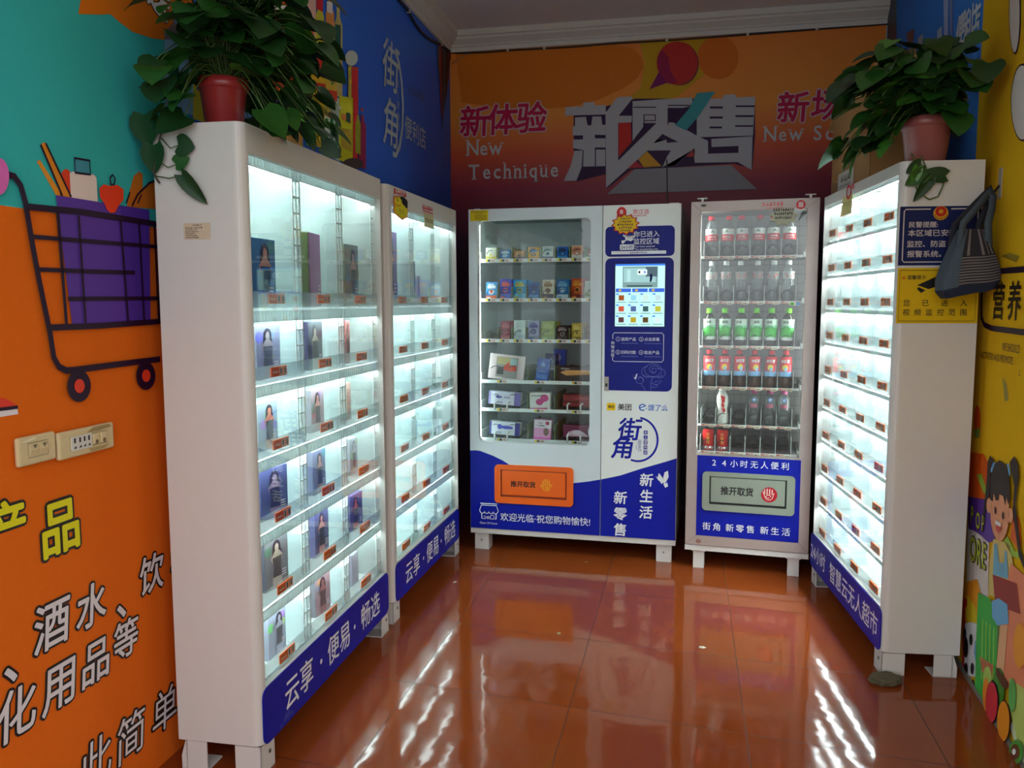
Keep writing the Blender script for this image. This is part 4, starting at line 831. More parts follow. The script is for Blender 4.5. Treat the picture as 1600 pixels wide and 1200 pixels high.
for r_, z in enumerate(SHZ):
    m = MB(); m.box(.045, .735, TY-.002, TY, z-.020, z, FRW_); m.box(.045, .735, TY, .48, z-.018, z-.014, mat('tray_grey', S(150, 160, 158), .4)); m.box(.036, .045, TY, .48, z-.018, z+.04, FRW_)
    tr = m.build('tray', CO)
    if r_ < 3:
        for k in range(8):
            xl = X0+k*.0825
            if k < 8:
                d = MB(); d.box(xl+.081, xl+.083, TY+.002, .46, z-.014, z+.065, GREEND); d.build('divider', tr)
                tray_tag(tr, xl+.012, z-.009) if xl+.07 < .735 else None
                if xl+.04 < .71: link('spiral_coil', COIL, tr, loc=(xl+.042, TY+.006, z+.019))
    else:
        for xd in (.317, .473):
            d = MB(); d.box(xd, xd+.002, TY+.002, .46, z-.014, z+.085, GREEND); d.build('divider', tr)
        for k, x in enumerate((.14, .36, .575)): tray_tag(tr, x, z-.009)
        for x in ((.13,.23), (.4,), (.55,.65))[0]+((.4,) )+(.55,.645):
            link('spiral_coil', COILB, tr, loc=(x, TY+.006, z+.034))
        if r_ > 3:
            for x in (.125, .2, .55, .625):
                d = MB(); d.tube([(x, TY-.006, z-.01), (x, TY-.006, z+.025), (x+.004, TY+.0, z+.034), (x+.02, TY+.03, z+.036)], .005, FRW_, 6); d.build('push_hook', tr)
# packets: (row, slot, width, height, colours, label words, lean)
def packet(w, h, d, base, c2, c3, seed, pouch=False):
    rd = random.Random(seed); m = MB()
    if pouch:
        m.add([(-w/2,0,0),(w/2,0,0),(w/2,d*.3,h),(-w/2,d*.3,h),(-w/2,d,0),(w/2,d,0),(w/2,d*.45,h),(-w/2,d*.45,h)], [(0,1,2,3),(5,4,7,6),(4,0,3,7),(1,5,6,2),(3,2,6,7),(0,4,5,1)], ink(*base, 25))
        f = lambda z: d*.3*z/h-.0008
    else:
        m.rbox(-w/2, w/2, 0, d, 0, h, ink(*base, 30), r=.0012, seg=1); f = lambda z: -.0008
    def R(x0, x1, z0, z1, c, k): m.add([(x0*w,f(z0*h)-k*.0004,z0*h),(x1*w,f(z0*h)-k*.0004,z0*h),(x1*w,f(z1*h)-k*.0004,z1*h),(x0*w,f(z1*h)-k*.0004,z1*h)], [(0,1,2,3)], ink(*c))
    R(-.48, .48, .02, rd.uniform(.25, .4), c2, 1); R(-.36, .36, .66, .82, c3, 1); R(-.3, .2, .84, .9, c3, 2); R(-.4, -.05, .1, .2, c3, 2)
    pts = [(rd.uniform(-.05, .05)*w+w*.24*math.cos(2*PI*k/12), h*.48+h*.14*math.sin(2*PI*k/12)) for k in range(12)]
    m.add([(a, f(b)-.0012, b) for a, b in pts], [tuple(range(12))], ink(*c3)); m.add([(a*.6, f(h*.48+(b-h*.48)*.6)-.0016, h*.48+(b-h*.48)*.6) for a, b in pts], [tuple(range(12))], ink(*c2))
    return m
PK = [
 (0,0,.062,.078,(214,216,190),(216,200,90),(226,226,216),'cream and yellow box'),(0,1,.062,.066,(40,120,190),(150,200,226),(190,220,236),'small light blue box'),(0,2,.064,.062,(200,150,110),(120,110,130),(226,190,150),'small tan box'),(0,3,.062,.076,(226,166,30),(214,140,30),(60,110,160),'yellow box with blue dot'),(0,4,.062,.08,(206,220,216),(40,60,130),(150,180,180),'white box with navy foot'),(0,5,.062,.076,(30,96,190),(60,150,220),(20,40,100),'blue box with dark band'),(0,6,.062,.082,(222,170,140),(226,226,220),(206,110,80),'peach and white box'),(0,7,.062,.062,(60,140,90),(226,226,216),(180,60,50),'green box cut by window frame'),
 (1,0,.066,.108,(70,140,200),(206,96,60),(216,220,226),'blue and orange pouch'),(1,1,.064,.124,(40,60,180),(90,110,206),(206,80,60),'royal blue pouch'),(1,2,.074,.12,(50,150,206),(110,190,220),(190,180,90),'sky blue pouch'),(1,3,.062,.104,(30,90,170),(90,150,200),(20,50,110),'round-topped deep blue pouch'),(1,4,.066,.118,(206,196,176),(70,50,60),(140,100,50),'brown nut pouch'),(1,5,.07,.12,(40,110,170),(190,220,230),(110,170,206),'blue and white wave pouch'),(1,6,.066,.124,(190,70,30),(120,30,30),(226,140,30),'orange and red pouch'),(1,7,.062,.11,(206,214,206),(120,160,60),(190,206,190),'white pouch cut by window frame'),
 (2,1,.056,.115,(130,40,56),(150,60,70),(170,90,96),'maroon box'),(2,2,.068,.12,(214,228,226),(190,206,210),(206,220,220),'white box with dark band'),(2,3,.066,.118,(150,156,190),(110,120,150),(50,46,120),'silver box with violet stripe'),(2,4,.074,.114,(150,166,80),(130,150,70),(170,186,110),'olive green box'),(2,5,.062,.09,(40,34,40),(70,60,66),(150,140,140),'black box with pink corner'),(2,6,.058,.104,(200,170,70),(150,120,40),(226,206,120),'gold box'),(2,7,.05,.09,(80,60,40),(60,40,30),(110,80,50),'brown box cut by window frame')]
sl = ['first', 'second', 'third', 'fourth', 'fifth', 'sixth', 'seventh', 'eighth']
for i, (r_, k, w_, h_, b_, c2, c3, nm) in enumerate(PK):
    pm = packet(w_, h_, .026, b_, c2, c3, i, r_ == 1)
    x = X0+k*.0825+.04+(0.0 if k < 7 else -.008)
    p = PC.w(x, TY+.012, SHZ[r_]-.0135)
    kind = 'snack_pouch' if r_ == 1 else 'product_box'
    pm.build(kind, None, f'{nm}, {sl[k]} slot, {rown[r_]} tray of snack machine', 'pouch' if r_ == 1 else 'box', f'goods on the {rown[r_]} tray of the snack machine', None, p, (-.10 if r_ else -.03, 0, PC.rz))
    if r_ in (1, 2) and k in (1, 2, 4, 5, 6):   # the next packet behind
        for j in (1, 2):
            pm.build(kind, None, f'{nm}, {"behind the front one" if j == 1 else "third from glass"}, {sl[k]} slot, {rown[r_]} tray of snack machine', 'pouch' if r_ == 1 else 'box', f'goods on the {rown[r_]} tray of the snack machine', None, PC.w(x+.004*j, TY+.012+.058*j, SHZ[r_]-.0135), (-.10, 0, PC.rz))
# big items on the lower trays
def art_box(w, h, d, base, arts, name, lab, cat, x, r_, dy=.012, rx=0.0, ry=0.0, rz=0.0, lift=0.0, m0=None):
    m = MB(); m.rbox(-w/2, w/2, 0, d, 0, h, ink(*base, 30), r=.002, seg=1)
    for kk, (kind, a, c) in enumerate(arts):
        yy = -.0008-.0005*kk
        if kind == 'r': m.rect(a[0]*w, a[1]*w, a[2]*h, a[3]*h, yy, ink(*c))
        elif kind == 'd': m.disc(a[0]*w, a[1]*h, a[2]*w, a[3]*h, yy, ink(*c), 16)
        elif kind == 'p': m.poly([(p[0]*w, p[1]*h) for p in a], yy, ink(*c))
        elif kind == 't': m.text(a[0], a[1]*w, a[2]*h, a[3]*h, yy, ink(*c), .01)
        elif kind == 's': m.scrawl(a[0]*w, a[1]*w, a[2]*h, a[3]*h, yy, ink(*c), 8, kk)
    q = Matrix.Translation(PC.w(x, TY+dy, SHZ[r_]-.0135+lift)) @ Matrix.Rotation(PC.rz+rz, 4, 'Z') @ Matrix.Rotation(ry, 4, 'Y') @ Matrix.Rotation(rx, 4, 'X')
    o = m.build(name, None, lab, cat, 'goods on the lower trays of the snack machine'); o.matrix_world = q; return o
art_box(.21, .145, .03, (222,206,206), [('r',(-.3,.3,.1,.9),(150,150,146)),('r',(-.28,.1,.6,.88),(190,176,120)),('p',[(-.1,.5),(.05,.72),(.1,.55),(.25,.62),(.28,.4),(.1,.34),(.0,.38),(-.12,.35)],(206,80,60)),('r',(-.26,-.08,.2,.5),(70,70,70)),('r',(.1,.28,.62,.86),(170,200,200)),('s',(-.1,.3,.1,.08),(150,140,140))], 'product_box', 'large white box with red toy picture tilted on the fourth tray', 'box', .185, 3, ry=.10, rx=-.06, lift=.012)
for j in range(3):
    art_box(.075, .13+.022*j, .03, [(46,80,160),(20,30,80),(40,76,170)][j], [('r',(-.4,.4,.08,.28),[(70,110,190),(16,24,60),(60,96,190)][j]),('p',[(0,.85),(.2,.7),(.0,.6),(-.2,.68)],(120,150,210)),('s',(-.3,.3,.42,.06),(150,176,220))], 'product_box', f'{["light blue front","dark navy middle","bright blue rear"][j]} box of the upright blue boxes on the fourth tray', 'box', .395+.035*j, 3, dy=.015+.07*j, ry=.12 if j == 0 else 0.05, rx=-.1, lift=.01)
def lay_pack(x, r_): pass
art_box(.2, .092, .05, (44,40,44), [('r',(-.5,.5,.1,.96),(60,54,54)),('p',[(-.48,.62),(-.3,.78),(.45,.76),(.5,.66),(.45,.52),(-.3,.44)],(214,150,90)),('p',[(-.3,.7),(.45,.7),(.45,.66),(-.3,.66)],(236,186,120)),('s',(-.45,-.2,.86,.1),(200,200,200))], 'product_box', 'black window box with orange contents on the fourth tray', 'box', .6, 3, lift=.004)
art_box(.19, .075, .05, (214,218,232), [('r',(.3,.5,.0,1.0),(120,110,176)),('r',(-.5,-.44,0,1),(150,140,196)),('p',[(-.3,.6),(-.22,.72),(-.12,.66),(-.06,.6),(-.12,.52),(-.22,.48)],(90,80,160)),('s',(-.02,.18,.6,.2),(120,120,170)),('s',(-.3,-.05,.2,.16),(120,120,170))], 'product_box', 'white and lilac carton lying on the fifth tray', 'box', .178, 4, ry=.06, lift=.03)
art_box(.12, .105, .05, (226,226,222), [('d',(.22,.72,.2,.2),(190,40,120)),('d',(-.02,.5,.18,.18),(190,40,120)),('p',[(.1,.75),(.3,.6),(.12,.42),(-.05,.6)],(190,40,120)),('p',[(-.5,.16),(.35,.2),(.44,.02),(-.5,.02)],(206,50,130)),('s',(-.42,.0,.84,.09),(90,90,90))], 'product_box', 'white box with magenta dumbbell shape on the fifth tray', 'box', .388, 4)
art_box(.155, .07, .05, (126,44,50), [('r',(-.5,.5,.1,.9),(140,50,54)),('r',(-.5,.1,.3,.5),(100,36,40)),('r',(-.1,.4,.6,.75),(160,70,70))], 'product_box', 'dark red carton lying on the fifth tray', 'box', .6, 4, lift=.03)
art_box(.18, .075, .05, (218,222,232), [('r',(.34,.5,.0,1),(60,60,130)),('r',(-.5,-.44,0,1),(70,70,140)),('d',(-.16,.62,.08,.2),(76,76,180)),('p',[(-.12,.7),(.1,.74),(.28,.66),(.26,.5),(.0,.46),(-.12,.54)],(76,76,180)),('s',(-.3,-.1,.2,.16),(90,90,150))], 'product_box', 'white and navy carton lying on the bottom tray', 'box', .178, 5, ry=.05, lift=.03)
art_box(.1, .125, .045, (226,150,196), [('r',(-.5,.5,.62,1),(222,206,216)),('t',('Srx',-.12,.86,.1),(60,50,60)),('d',(.28,.86,.12,.09),(170,50,80)),('d',(.22,.46,.16,.18),(120,90,80)),('r',(-.5,.5,.0,.2),(214,90,170)),('s',(-.4,.1,.74,.05),(150,110,140))], 'product_box', 'upright pink box with oval picture on the bottom tray', 'box', .40, 5, ry=.04)
art_box(.155, .07, .05, (110,50,76), [('r',(-.5,.5,.62,1),(120,50,80)),('p',[(-.4,.1),(-.3,.45),(-.1,.6),(.1,.62),(.25,.45),(.45,.1)],(214,180,196)),('d',(.48,.5,.06,.4),(220,220,224)),('d',(.0,.4,.16,.2),(226,206,220))], 'product_box', 'plum carton with white flower picture on the bottom tray', 'box', .6, 5, lift=.03)

# ------------------------------------------------------------------ drinks fridge
PD = Plane((0.0075, 4.4478, 0), -0.09)
ALU = mat('rose_aluminium', S(172, 158, 152), .38, .25, var=.04, scale=30)
DO = thing('drinks_vending_machine', 'slim glass-door drinks vending machine full of bottles', 'vending machine', PD.o, PD.rz)
WD, DD = .624, .7
m = MB(); m.box(.0, .018, .06, DD, .106, 1.93, WHITE); m.box(WD-.018, WD, .06, DD, .106, 1.93, WHITE); m.box(.018, WD-.018, .06, DD, 1.905, 1.93, WHITE); m.box(.018, WD-.018, DD-.02, DD, .13, 1.905, WHITE); m.box(-.002, WD+.002, .005, DD, .1, .128, WHITE); m.build('body', DO)
m = MB(); x0, x1, z0, z1 = 0, WD, .132, 1.938
m.platehole(x0, x1, z0, z1, .048, .567, .62, 1.888, .004, 0, .058, ALU, ALU, 2)
m.rect(.048+.008, .567+.008, .185, .618, -.0012, BLUE)
for a, b in (((0,1.938),(.05,1.888)), ((WD,1.938),(.567,1.888)), ((0,.132),(.056,.185)), ((WD,.132),(.575,.185))): m.line([a, b], .0015, -.0008, ink(120, 108, 104))
m.text('24小时无人便利', .317, .581, .04, -.0024, WTX, .008, spacing=.0) if 0 else [m.text(ch, .143+i*.0507, .583, .038 if i > 1 else .032, -.0024, WTX, .006) for i, ch in enumerate('24小时无人便利')]
for ch, x in (('街',.105),('角',.157),('新',.225),('零',.277),('售',.329),('新',.40),('生',.453),('活',.507)): m.text(ch, x+.005, .238, .041, -.0024, WTX, .006)
m.disc(.07, .152, .014, .012, -.0012, ink(170, 130, 116)); m.ring(.07, .152, .009, .007, .003, -.002, ink(110, 70, 60))
m.build('door', DO)
m = MB(); m.box(.046, .569, .018, .022, .616, 1.89, GLASS); m.build('glass_pane', DO)
GRP = mat('grey_green_plastic', S(140, 150, 136), .4, var=.03); GR2 = mat('dark_slot', S(30, 36, 34), .6)
def art_d(d):
    d.text('推开取货', .262, .437, .044, -.0096, BLACK, .03, sx=.88); d.disc(.424, .43, .04, .04, -.0096, ink(176, 24, 40)); PK2 = ink(226, 190, 180)
    for k in range(4): d.slab(rr(.398+k*.0125, .404+k*.0125, .43, .458+(.004 if k in (1,2) else 0), .002), -.0102, -.0097, PK2)
    d.line([(.392,.446),(.398,.432),(.402,.418),(.412,.404),(.428,.402),(.440,.412),(.448,.44)], .004, -.0102, PK2); d.ring(.42, .42, .012, .008, .004, -.0102, PK2, -.2, 5.2, 14)
hatch(DO, .085, .55, .326, .534, .122, .51, .362, .511, GRP, GR2, 'grey-green delivery hatch surround', art_d)
LN = mat('fridge_liner', S(138, 138, 136), .45, var=.03)
m = MB(); m.box(.019, .024, .06, .44, .6, 1.9, LN); m.box(.6, .605, .06, .44, .6, 1.9, LN); m.box(.024, .6, .435, .44, .6, 1.9, LN); m.box(.024, .6, .06, .435, .595, .6, LN); m.box(.024, .6, .06, .435, 1.9, 1.904, LN); m.build('inner_liner', DO)
m = MB(); WIRE = mat('grey_wire', S(84, 88, 86), .4, .3)
for k in range(16): m.box(.04+k*.036, .0415+k*.036, .425, .4265, .62, 1.88, WIRE)
for k in range(24): m.box(.03, .595, .422, .4235, .64+k*.052, .642+k*.052, WIRE)
m.build('wire_rack', DO)
for x in (.028, .572):
    m = MB(); m.rbox(x, x+.018, .064, .09, .64, 1.885, lamp('fridge_led', (.92,1,.97), 14.0), r=.004, seg=1); m.build('led_strip', DO)
m = MB(); m.tube([(.59,.2,1.1),(.588,.2,1.3),(.585,.18,1.6)], .006, BLACK, 6); m.build('hose', DO)
DZ = [1.659, 1.425, 1.192, .975, .774, .628]; DX0 = .063; DSP = .0772; DY = .07
for r_, z in enumerate(DZ):
    m = MB(); m.box(.05, .555, DY-.002, DY, z-.008, z+.004, FRW_); m.box(.05, .555, DY, .40, z-.006, z-.002, WIRE); m.box(.035, .05, DY+.01, .40, z-.006, z+.02, WIRE); m.box(.555, .57, DY+.01, .40, z-.006, z+.02, WIRE)
    tr = m.build('tray', DO)
    for k in range(7):
        d = MB(); d.box(DX0+k*DSP-.0012, DX0+k*DSP+.0012, DY+.002, .39, z-.002, z+.085, FRW_); d.build('divider', tr)
    for k in range(6):
        d = MB(); x = DX0+k*DSP; d.rect(x+.004, x+.044, z-.007, z+.002, DY-.0026, ink(226, 170, 150)); d.rect(x+.044, x+.074, z-.014, z-.0, DY-.003, ink(226, 206, 180)); d.scrawl(x+.05, x+.07, z-.007, .006, DY-.0036, BLACK, 3, k); d.rect(x+.006, x+.02, z-.005, z+.0, DY-.003, ink(190, 60, 50)); d.build('price_tag', tr)
        link('spiral_coil', COILS, tr, loc=(DX0+k*DSP+DSP/2, DY+.008, z+.031))
    if True:
        d = MB()
        for j in range(4): d.box(.575, .583, .075, .08, z+.01+j*.018, z+.02+j*.018, BLACK)
        d.build('shelf_bracket', tr)
PETC = clear('clear_water_bottle', (.80, .84, .84), .16, (.55, .6, .6), 1.3, .04)
def bottle(kind):
    m = MB()
    if kind == 'water':
        m.lathe([(.024,0),(.031,.004),(.0315,.06),(.029,.075),(.0315,.09),(.0315,.145),(.026,.17),(.014,.19),(.0125,.198)], PETC, 20); body = m
        parts = [('cap', [(.015,.196),(.0155,.2),(.0155,.213),(.013,.216)], ink(206, 24, 40)), ('label', 'w')]
    elif kind == 'soda':
        m.lathe([(.02,0),(.029,.006),(.031,.03),(.028,.07),(.0295,.09),(.0285,.115),(.0295,.125),(.028,.15),(.02,.175),(.0125,.19),(.0125,.196)], PETC, 20); parts = [('cap', [(.015,.193),(.0155,.197),(.0155,.212),(.013,.216)], ink(226, 230, 226)), ('label', 's')]
    elif kind == 'green':
        m.lathe([(.022,0),(.030,.004),(.031,.03),(.031,.12),(.029,.145),(.018,.17),(.0125,.178)], mat('dark_tea', S(36, 34, 22), .15, var=0), 20); parts = [('cap', [(.0155,.176),(.016,.18),(.016,.198),(.013,.202)], ink(110, 206, 30)), ('label', 'g')]
    elif kind == 'red':
        m.lathe([(.022,0),(.030,.004),(.031,.03),(.0305,.06),(.027,.08),(.029,.115),(.03,.14),(.021,.166),(.0125,.178)], mat('brown_tea', S(70, 40, 26), .15, var=0), 20); parts = [('cap', [(.0145,.176),(.015,.18),(.015,.196),(.012,.199)], ink(206, 26, 36)), ('label', 'r')]
    elif kind == 'milk':
        m.lathe([(.024,0),(.030,.006),(.031,.04),(.026,.07),(.025,.085),(.031,.12),(.030,.15),(.019,.175),(.016,.18)], ink(234, 232, 224, 25), 20); parts = [('cap', [(.0175,.179),(.018,.182),(.018,.197),(.015,.2)], ink(230, 226, 222)), ('label', 'm')]
    elif kind == 'sport':
        m.lathe([(.022,0),(.030,.006),(.031,.05),(.027,.08),(.030,.11),(.030,.14),(.02,.165),(.0125,.172)], PETC, 20); parts = [('cap', [(.016,.17),(.0165,.174),(.0165,.188),(.013,.191)], ink(190, 90, 140)), ('label', 'p')]
    else:
        m.lathe([(.024,0),(.027,.004),(.0305,.012),(.0305,.1),(.026,.112),(.025,.115)], ink(190, 30, 26, 25), 22); parts = [('rim', [(.0245,.0005),(.0272,.0045),(.0308,.0125),(.0308,.026)], mat('can_aluminium', S(206, 206, 206), .25, .8)), ('label', 'c')]
    return m, parts
def wraplabel(k):
    m = MB(); m.wrap = .0318
    W_ = .03
    def R(x0, x1, z0, z1, y, c):
        n = 8; 
        for i in range(n): m.rect(x0+(x1-x0)*i/n, x0+(x1-x0)*(i+1)/n, z0, z1, y, c)
    if k == 'w':
        R(-.045,.045,.085,.148,0,ink(226, 230, 226)); R(-.045,.045,.085,.118,-.0006,ink(206, 40, 44)); m.poly([(0,.142),(.01,.128),(-.01,.128)], -.0008, ink(30, 100, 70)); m.scrawl(-.022,.024,.106,.01,-.0012,WTX,5,1); m.scrawl(-.022,.024,.094,.005,-.0012,WTX,8,2)
    elif k == 's':
        m.wrap = .030; R(-.04,.04,.118,.158,0,clear('label_film', (.95,.97,.97), .5, (.85,.87,.86), .5)); m.poly([(-.026,.15),(-.006,.132),(-.01,.126),(-.026,.138)], -.0006, ink(226, 70, 50)); m.poly([(.026,.15),(.006,.132),(.01,.126),(.026,.138)], -.0006, ink(226, 70, 50))
    elif k == 'g':
        R(-.05,.05,.035,.145,0,ink(214, 232, 216)); R(-.05,.05,.052,.1,-.0006,ink(60, 180, 60)); R(-.05,.05,.1,.112,-.0006,ink(130, 214, 160)); m.ring(0,.085,.02,.02,.005,-.0012,ink(30, 130, 50),.4,2.8,10); m.text('绿茶', -.004, .128, .014, -.0008, ink(40, 90, 60), .02); R(-.05,.05,.035,.048,-.0006,ink(226, 234, 226))
    elif k == 'r':
        m.wrap = .0305; R(-.048,.048,.062,.165,0,ink(206, 34, 36)); R(-.048,.048,.062,.088,-.0008,ink(110, 170, 214)); m.poly([(-.016,.088),(.03,.088),(.03,.122),(.0,.118)], -.0008, ink(120, 180, 220)); m.disc(0,.108,.014,.016,-.0014,ink(236, 206, 40),14); m.disc(.004,.1,.008,.011,-.002,ink(150, 196, 220),12); m.text('冰红茶', 0, .142, .017, -.001, WTX, .03, .15, sx=.85)
    elif k == 'm':
        m.wrap = .032; m.poly([(-.012,.158),(.012,.15),(.01,.12),(-.006,.112),(-.008,.13)], -.0004, ink(200, 34, 40)); m.poly([(-.01,.112),(.0,.116),(.009,.108),(.004,.1),(.01,.094),(-.004,.09),(-.008,.1)], -.0004, ink(200, 34, 40)); m.poly([(-.008,.088),(.01,.09),(.012,.07),(.0,.064)], -.0004, ink(200, 34, 40))
    elif k == 'p':
        m.wrap = .0312; m.disc(0,.14,.013,.013,-.0004,ink(110, 140, 190),14); m.poly([(-.006,.144),(.006,.144),(.0,.132)], -.001, WTX); R(-.018,.018,.098,.118,-.0006,ink(170, 96, 116))
    else:
        R(-.012,.012,.03,.1,-.0004,ink(196, 34, 28)); m.text('王', 0, .088, .016, -.001, ink(226, 170, 40), .03); m.text('老', 0, .068, .016, -.001, ink(226, 170, 40), .03); m.text('吉', 0, .048, .016, -.001, ink(226, 170, 40), .03)
    return m
def make_bottle(kind, name, label, cat, group):
    m, parts = bottle(kind); t = m.build(name, None, label, cat, group)
    for nm, a in [(p[0], p[1:]) for p in parts]:
        if nm == 'label': wraplabel(a[0]).build('wrapper', t)
        else: c = MB(); c.lathe(a[0], a[1], 16); c.build(nm, t)
    return t
words = {'water': ('water_bottle', 'water bottle with red cap and label', 'bottle'), 'soda': ('soda_bottle', 'clear bottle with white cap', 'bottle'), 'green': ('tea_bottle', 'green tea bottle', 'bottle'),
         'red': ('tea_bottle', 'red iced tea bottle', 'bottle'), 'milk': ('milk_bottle', 'white bottle with red print', 'bottle'), 'sport': ('drink_bottle', 'clear bottle with pink cap', 'bottle'), 'can': ('drink_can', 'red drink can', 'can')}
six = ['leftmost', 'second from left', 'third from left', 'third from right', 'second from right', 'rightmost']
protos = {}; rd = random.Random(9)
for r_, kinds in enumerate((['water']*6, ['soda']*6, ['green']*6, ['red']*6, [None,'milk',None,'sport','sport','sport'], ['can','can']+[None]*4)):
    for k, kd in enumerate(kinds):
        if kd is None: continue
        nm, lab, cat = words[kd]
        lab2 = f'{lab}, {six[k]} on the {rown[r_]} drinks machine shelf'; grp = f'drinks on the {rown[r_]} shelf of the drinks machine'
        p = PD.w(DX0+k*DSP+DSP/2+rd.uniform(-.003, .003), DY+.044, DZ[r_]-.0015); rot = (rd.uniform(-.05,-.015), rd.uniform(-.035,.05), PD.rz+rd.uniform(-.25,.25))
        if kd == 'can': rot = (-.10, rd.uniform(-.06, -.02), PD.rz)
        if kd not in protos:
            protos[kd] = make_bottle(kd, nm, lab2, cat, grp); o = protos[kd]; o.location = p; o.rotation_euler = rot
        else: dup(protos[kd], p, rot, lab2, grp)
# feet, hinges, stickers
for x in (.042, .525):
    for y_ in (.02, DD-.1):
        m = MB(); m.box(x, x+.057, y_, y_+.07, 0, .1, WHITE); m.box(x-.008, x+.065, y_-.004, y_+.078, .092, .1, WHITE); m.build('leg', DO)
for x in (.05, .575):
    m = MB(); m.box(x-.02, x+.03, -.004, .06, 1.952, 1.957, WHITE); m.box(x, x+.012, .0, .04, 1.936, 1.952, WHITE); m.build('top_hinge', DO)
m = MB(); m.disc(.062, 1.918, .014, .007, -.002, BLACK); m.ring(.062, 1.918, .01, .004, .002, -.0026, ink(150, 150, 150)); m.build('key_lock', DO)
m = MB(); m.disc(.535, 1.906, .022, .022, -.0014, RED); m.slab(rr(.523, .547, 1.893, 1.92, .005), -.002, -.0015, ink(222, 190, 190)); m.scrawl(.35, .455, 1.912, .022, -.0014, ink(214, 110, 110), 6, 8); m.rect(.37, .45, 1.893, 1.896, -.0014, ink(214, 110, 110))
m.build('sticker', DO, label='round red logo sticker with pink handwriting')
m = MB(); star(m, .455, 1.852, .072, .05, 9, -.003, ink(176, 172, 150), .72)
for i in range(3): m.scrawl(.405+.005*i, .505-.005*i, 1.885-i*.02, .014, -.0036, BLACK, 9, 40+i)
m.build('price_card', DO, label='grey starburst card with black handwriting')
m = MB(); m.rect(.497, .545, 1.405, 1.425, -.0014, ink(196, 190, 176)); m.disc(.508, 1.415, .008, .008, -.002, ink(70, 160, 60)); m.rect(.527, .543, 1.407, 1.423, -.002, ink(110, 150, 190)); m.build('sticker', DO, label='payment sticker with green dot')
# ------------------------------------------------------------------ plants
LEAFM = [mat('pothos_leaf_dark', S(24, 60, 22), .45, var=.18, scale=30), mat('pothos_leaf_mid', S(36, 84, 28), .42, var=.18, scale=30), mat('pothos_leaf_light', S(70, 128, 44), .36, var=.15, scale=30)]
STEM = mat('green_stem', S(70, 96, 40), .5)
def leaf(m, base, d, n, L, mt, droop=.35, wd=.60):
    """heart-shaped leaf: base point, direction of the midrib, surface normal"""
    d = Vector(d).normalized(); n = Vector(n); n = (n-d*n.dot(d)); n = n.normalized() if n.length > 1e-4 else d.orthogonal().normalized(); s = d.cross(n)
    T = [0, .12, .3, .5, .7, .87, 1.0]; Wd = [.34, .50, .53, .47, .35, .19, 0.0]; back = [-.13, -.04, 0, 0, 0, 0, 0]
    vs = []
    for t, w_, bk in zip(T, Wd, back):
        c = Vector(base)+d*(t*L)-n*(droop*L*t*t)
        for q in (-1, -.5, 0, .5, 1):
            vs.append(c+s*(q*w_*L*2*wd)+d*(bk*L*abs(q))+n*(.16*abs(q)*w_*L))
    fs = [(i*5+k, i*5+k+1, (i+1)*5+k+1, (i+1)*5+k) for i in range(len(T)-1) for k in range(4)]
    m.add(vs, fs, mt, True)
def stempath(a, b, sag, n=7):
    a = Vector(a); b = Vector(b); return [a.lerp(b, t/n)+Vector((0, 0, sag*math.sin(PI*t/n))) for t in range(n+1)]
def pot(t, r, h, col):
    m = MB(); m.lathe([(r*.72,0),(r*.76,.004),(r*.95,h*.78),(r*1.0,h*.8),(r*1.06,h*.82),(r*1.06,h),(r*.98,h),(r*.94,h*.84),(r*.9,h*.8),(r*.7,.02)], mat('glazed_pot_%d_%d_%d' % col, S(*col), .3, var=.1, scale=12), 28); m.build('pot', t)
    m = MB(); m.lathe([(r*.93,h*.86),(r*.5,h*.9),(.001,h*.9)], mat('dark_soil', S(46, 34, 26), .9, bump=.6, scale=90), 20); m.build('soil', t)
def pothos(label, o, r, h, N, seed, ok, col, rx=(.10, .30), zr=(-.12, .36), light=.15, extra=()):
    rd = random.Random(seed); t = thing('pothos_plant', label, 'plant', o); pot(t, r, h, col)
    fo = MB(); st = MB(); n = 0; tries = 0
    while n < N and tries < N*30:
        tries += 1; az = rd.uniform(0, 2*PI); R_ = rd.uniform(*rx)*(1.0 if rd.random() < .8 else .5); z = h+(rd.uniform(zr[0], .16) if rd.random() < .6 else rd.uniform(.1, zr[1]))
        if z < h*.9 and R_ < r+.06: continue
        p = Vector((R_*math.cos(az), R_*math.sin(az), z))
        L = rd.uniform(.055, .10)
        d = Vector((math.cos(az+rd.uniform(-.7,.7)), math.sin(az+rd.uniform(-.7,.7)), rd.uniform(-.75, .25)))
        if z < h: d.z = -abs(d.z)-.2
        if not (ok(p) and ok(p+d.normalized()*L) and ok(p+d.normalized()*L-Vector((0,0,.35*L)))): continue
        nrm = Vector((math.cos(az)*.5+rd.uniform(-.5,.5), math.sin(az)*.5+rd.uniform(-.5,.5), .8))
        leaf(fo, p, d, nrm, L, LEAFM[2] if rd.random() < light else LEAFM[rd.randint(0, 1)], rd.uniform(.1, .5)); 
        b = Vector((rd.uniform(-.5,.5)*r, rd.uniform(-.5,.5)*r, h*.88)); st.tube(stempath(b, p, .05+.25*max(0, R_-.1)), .0017, STEM, 4); n += 1
    for e in extra: e(fo, st)
    fo.build('foliage', t); st.build('stem', t); return t
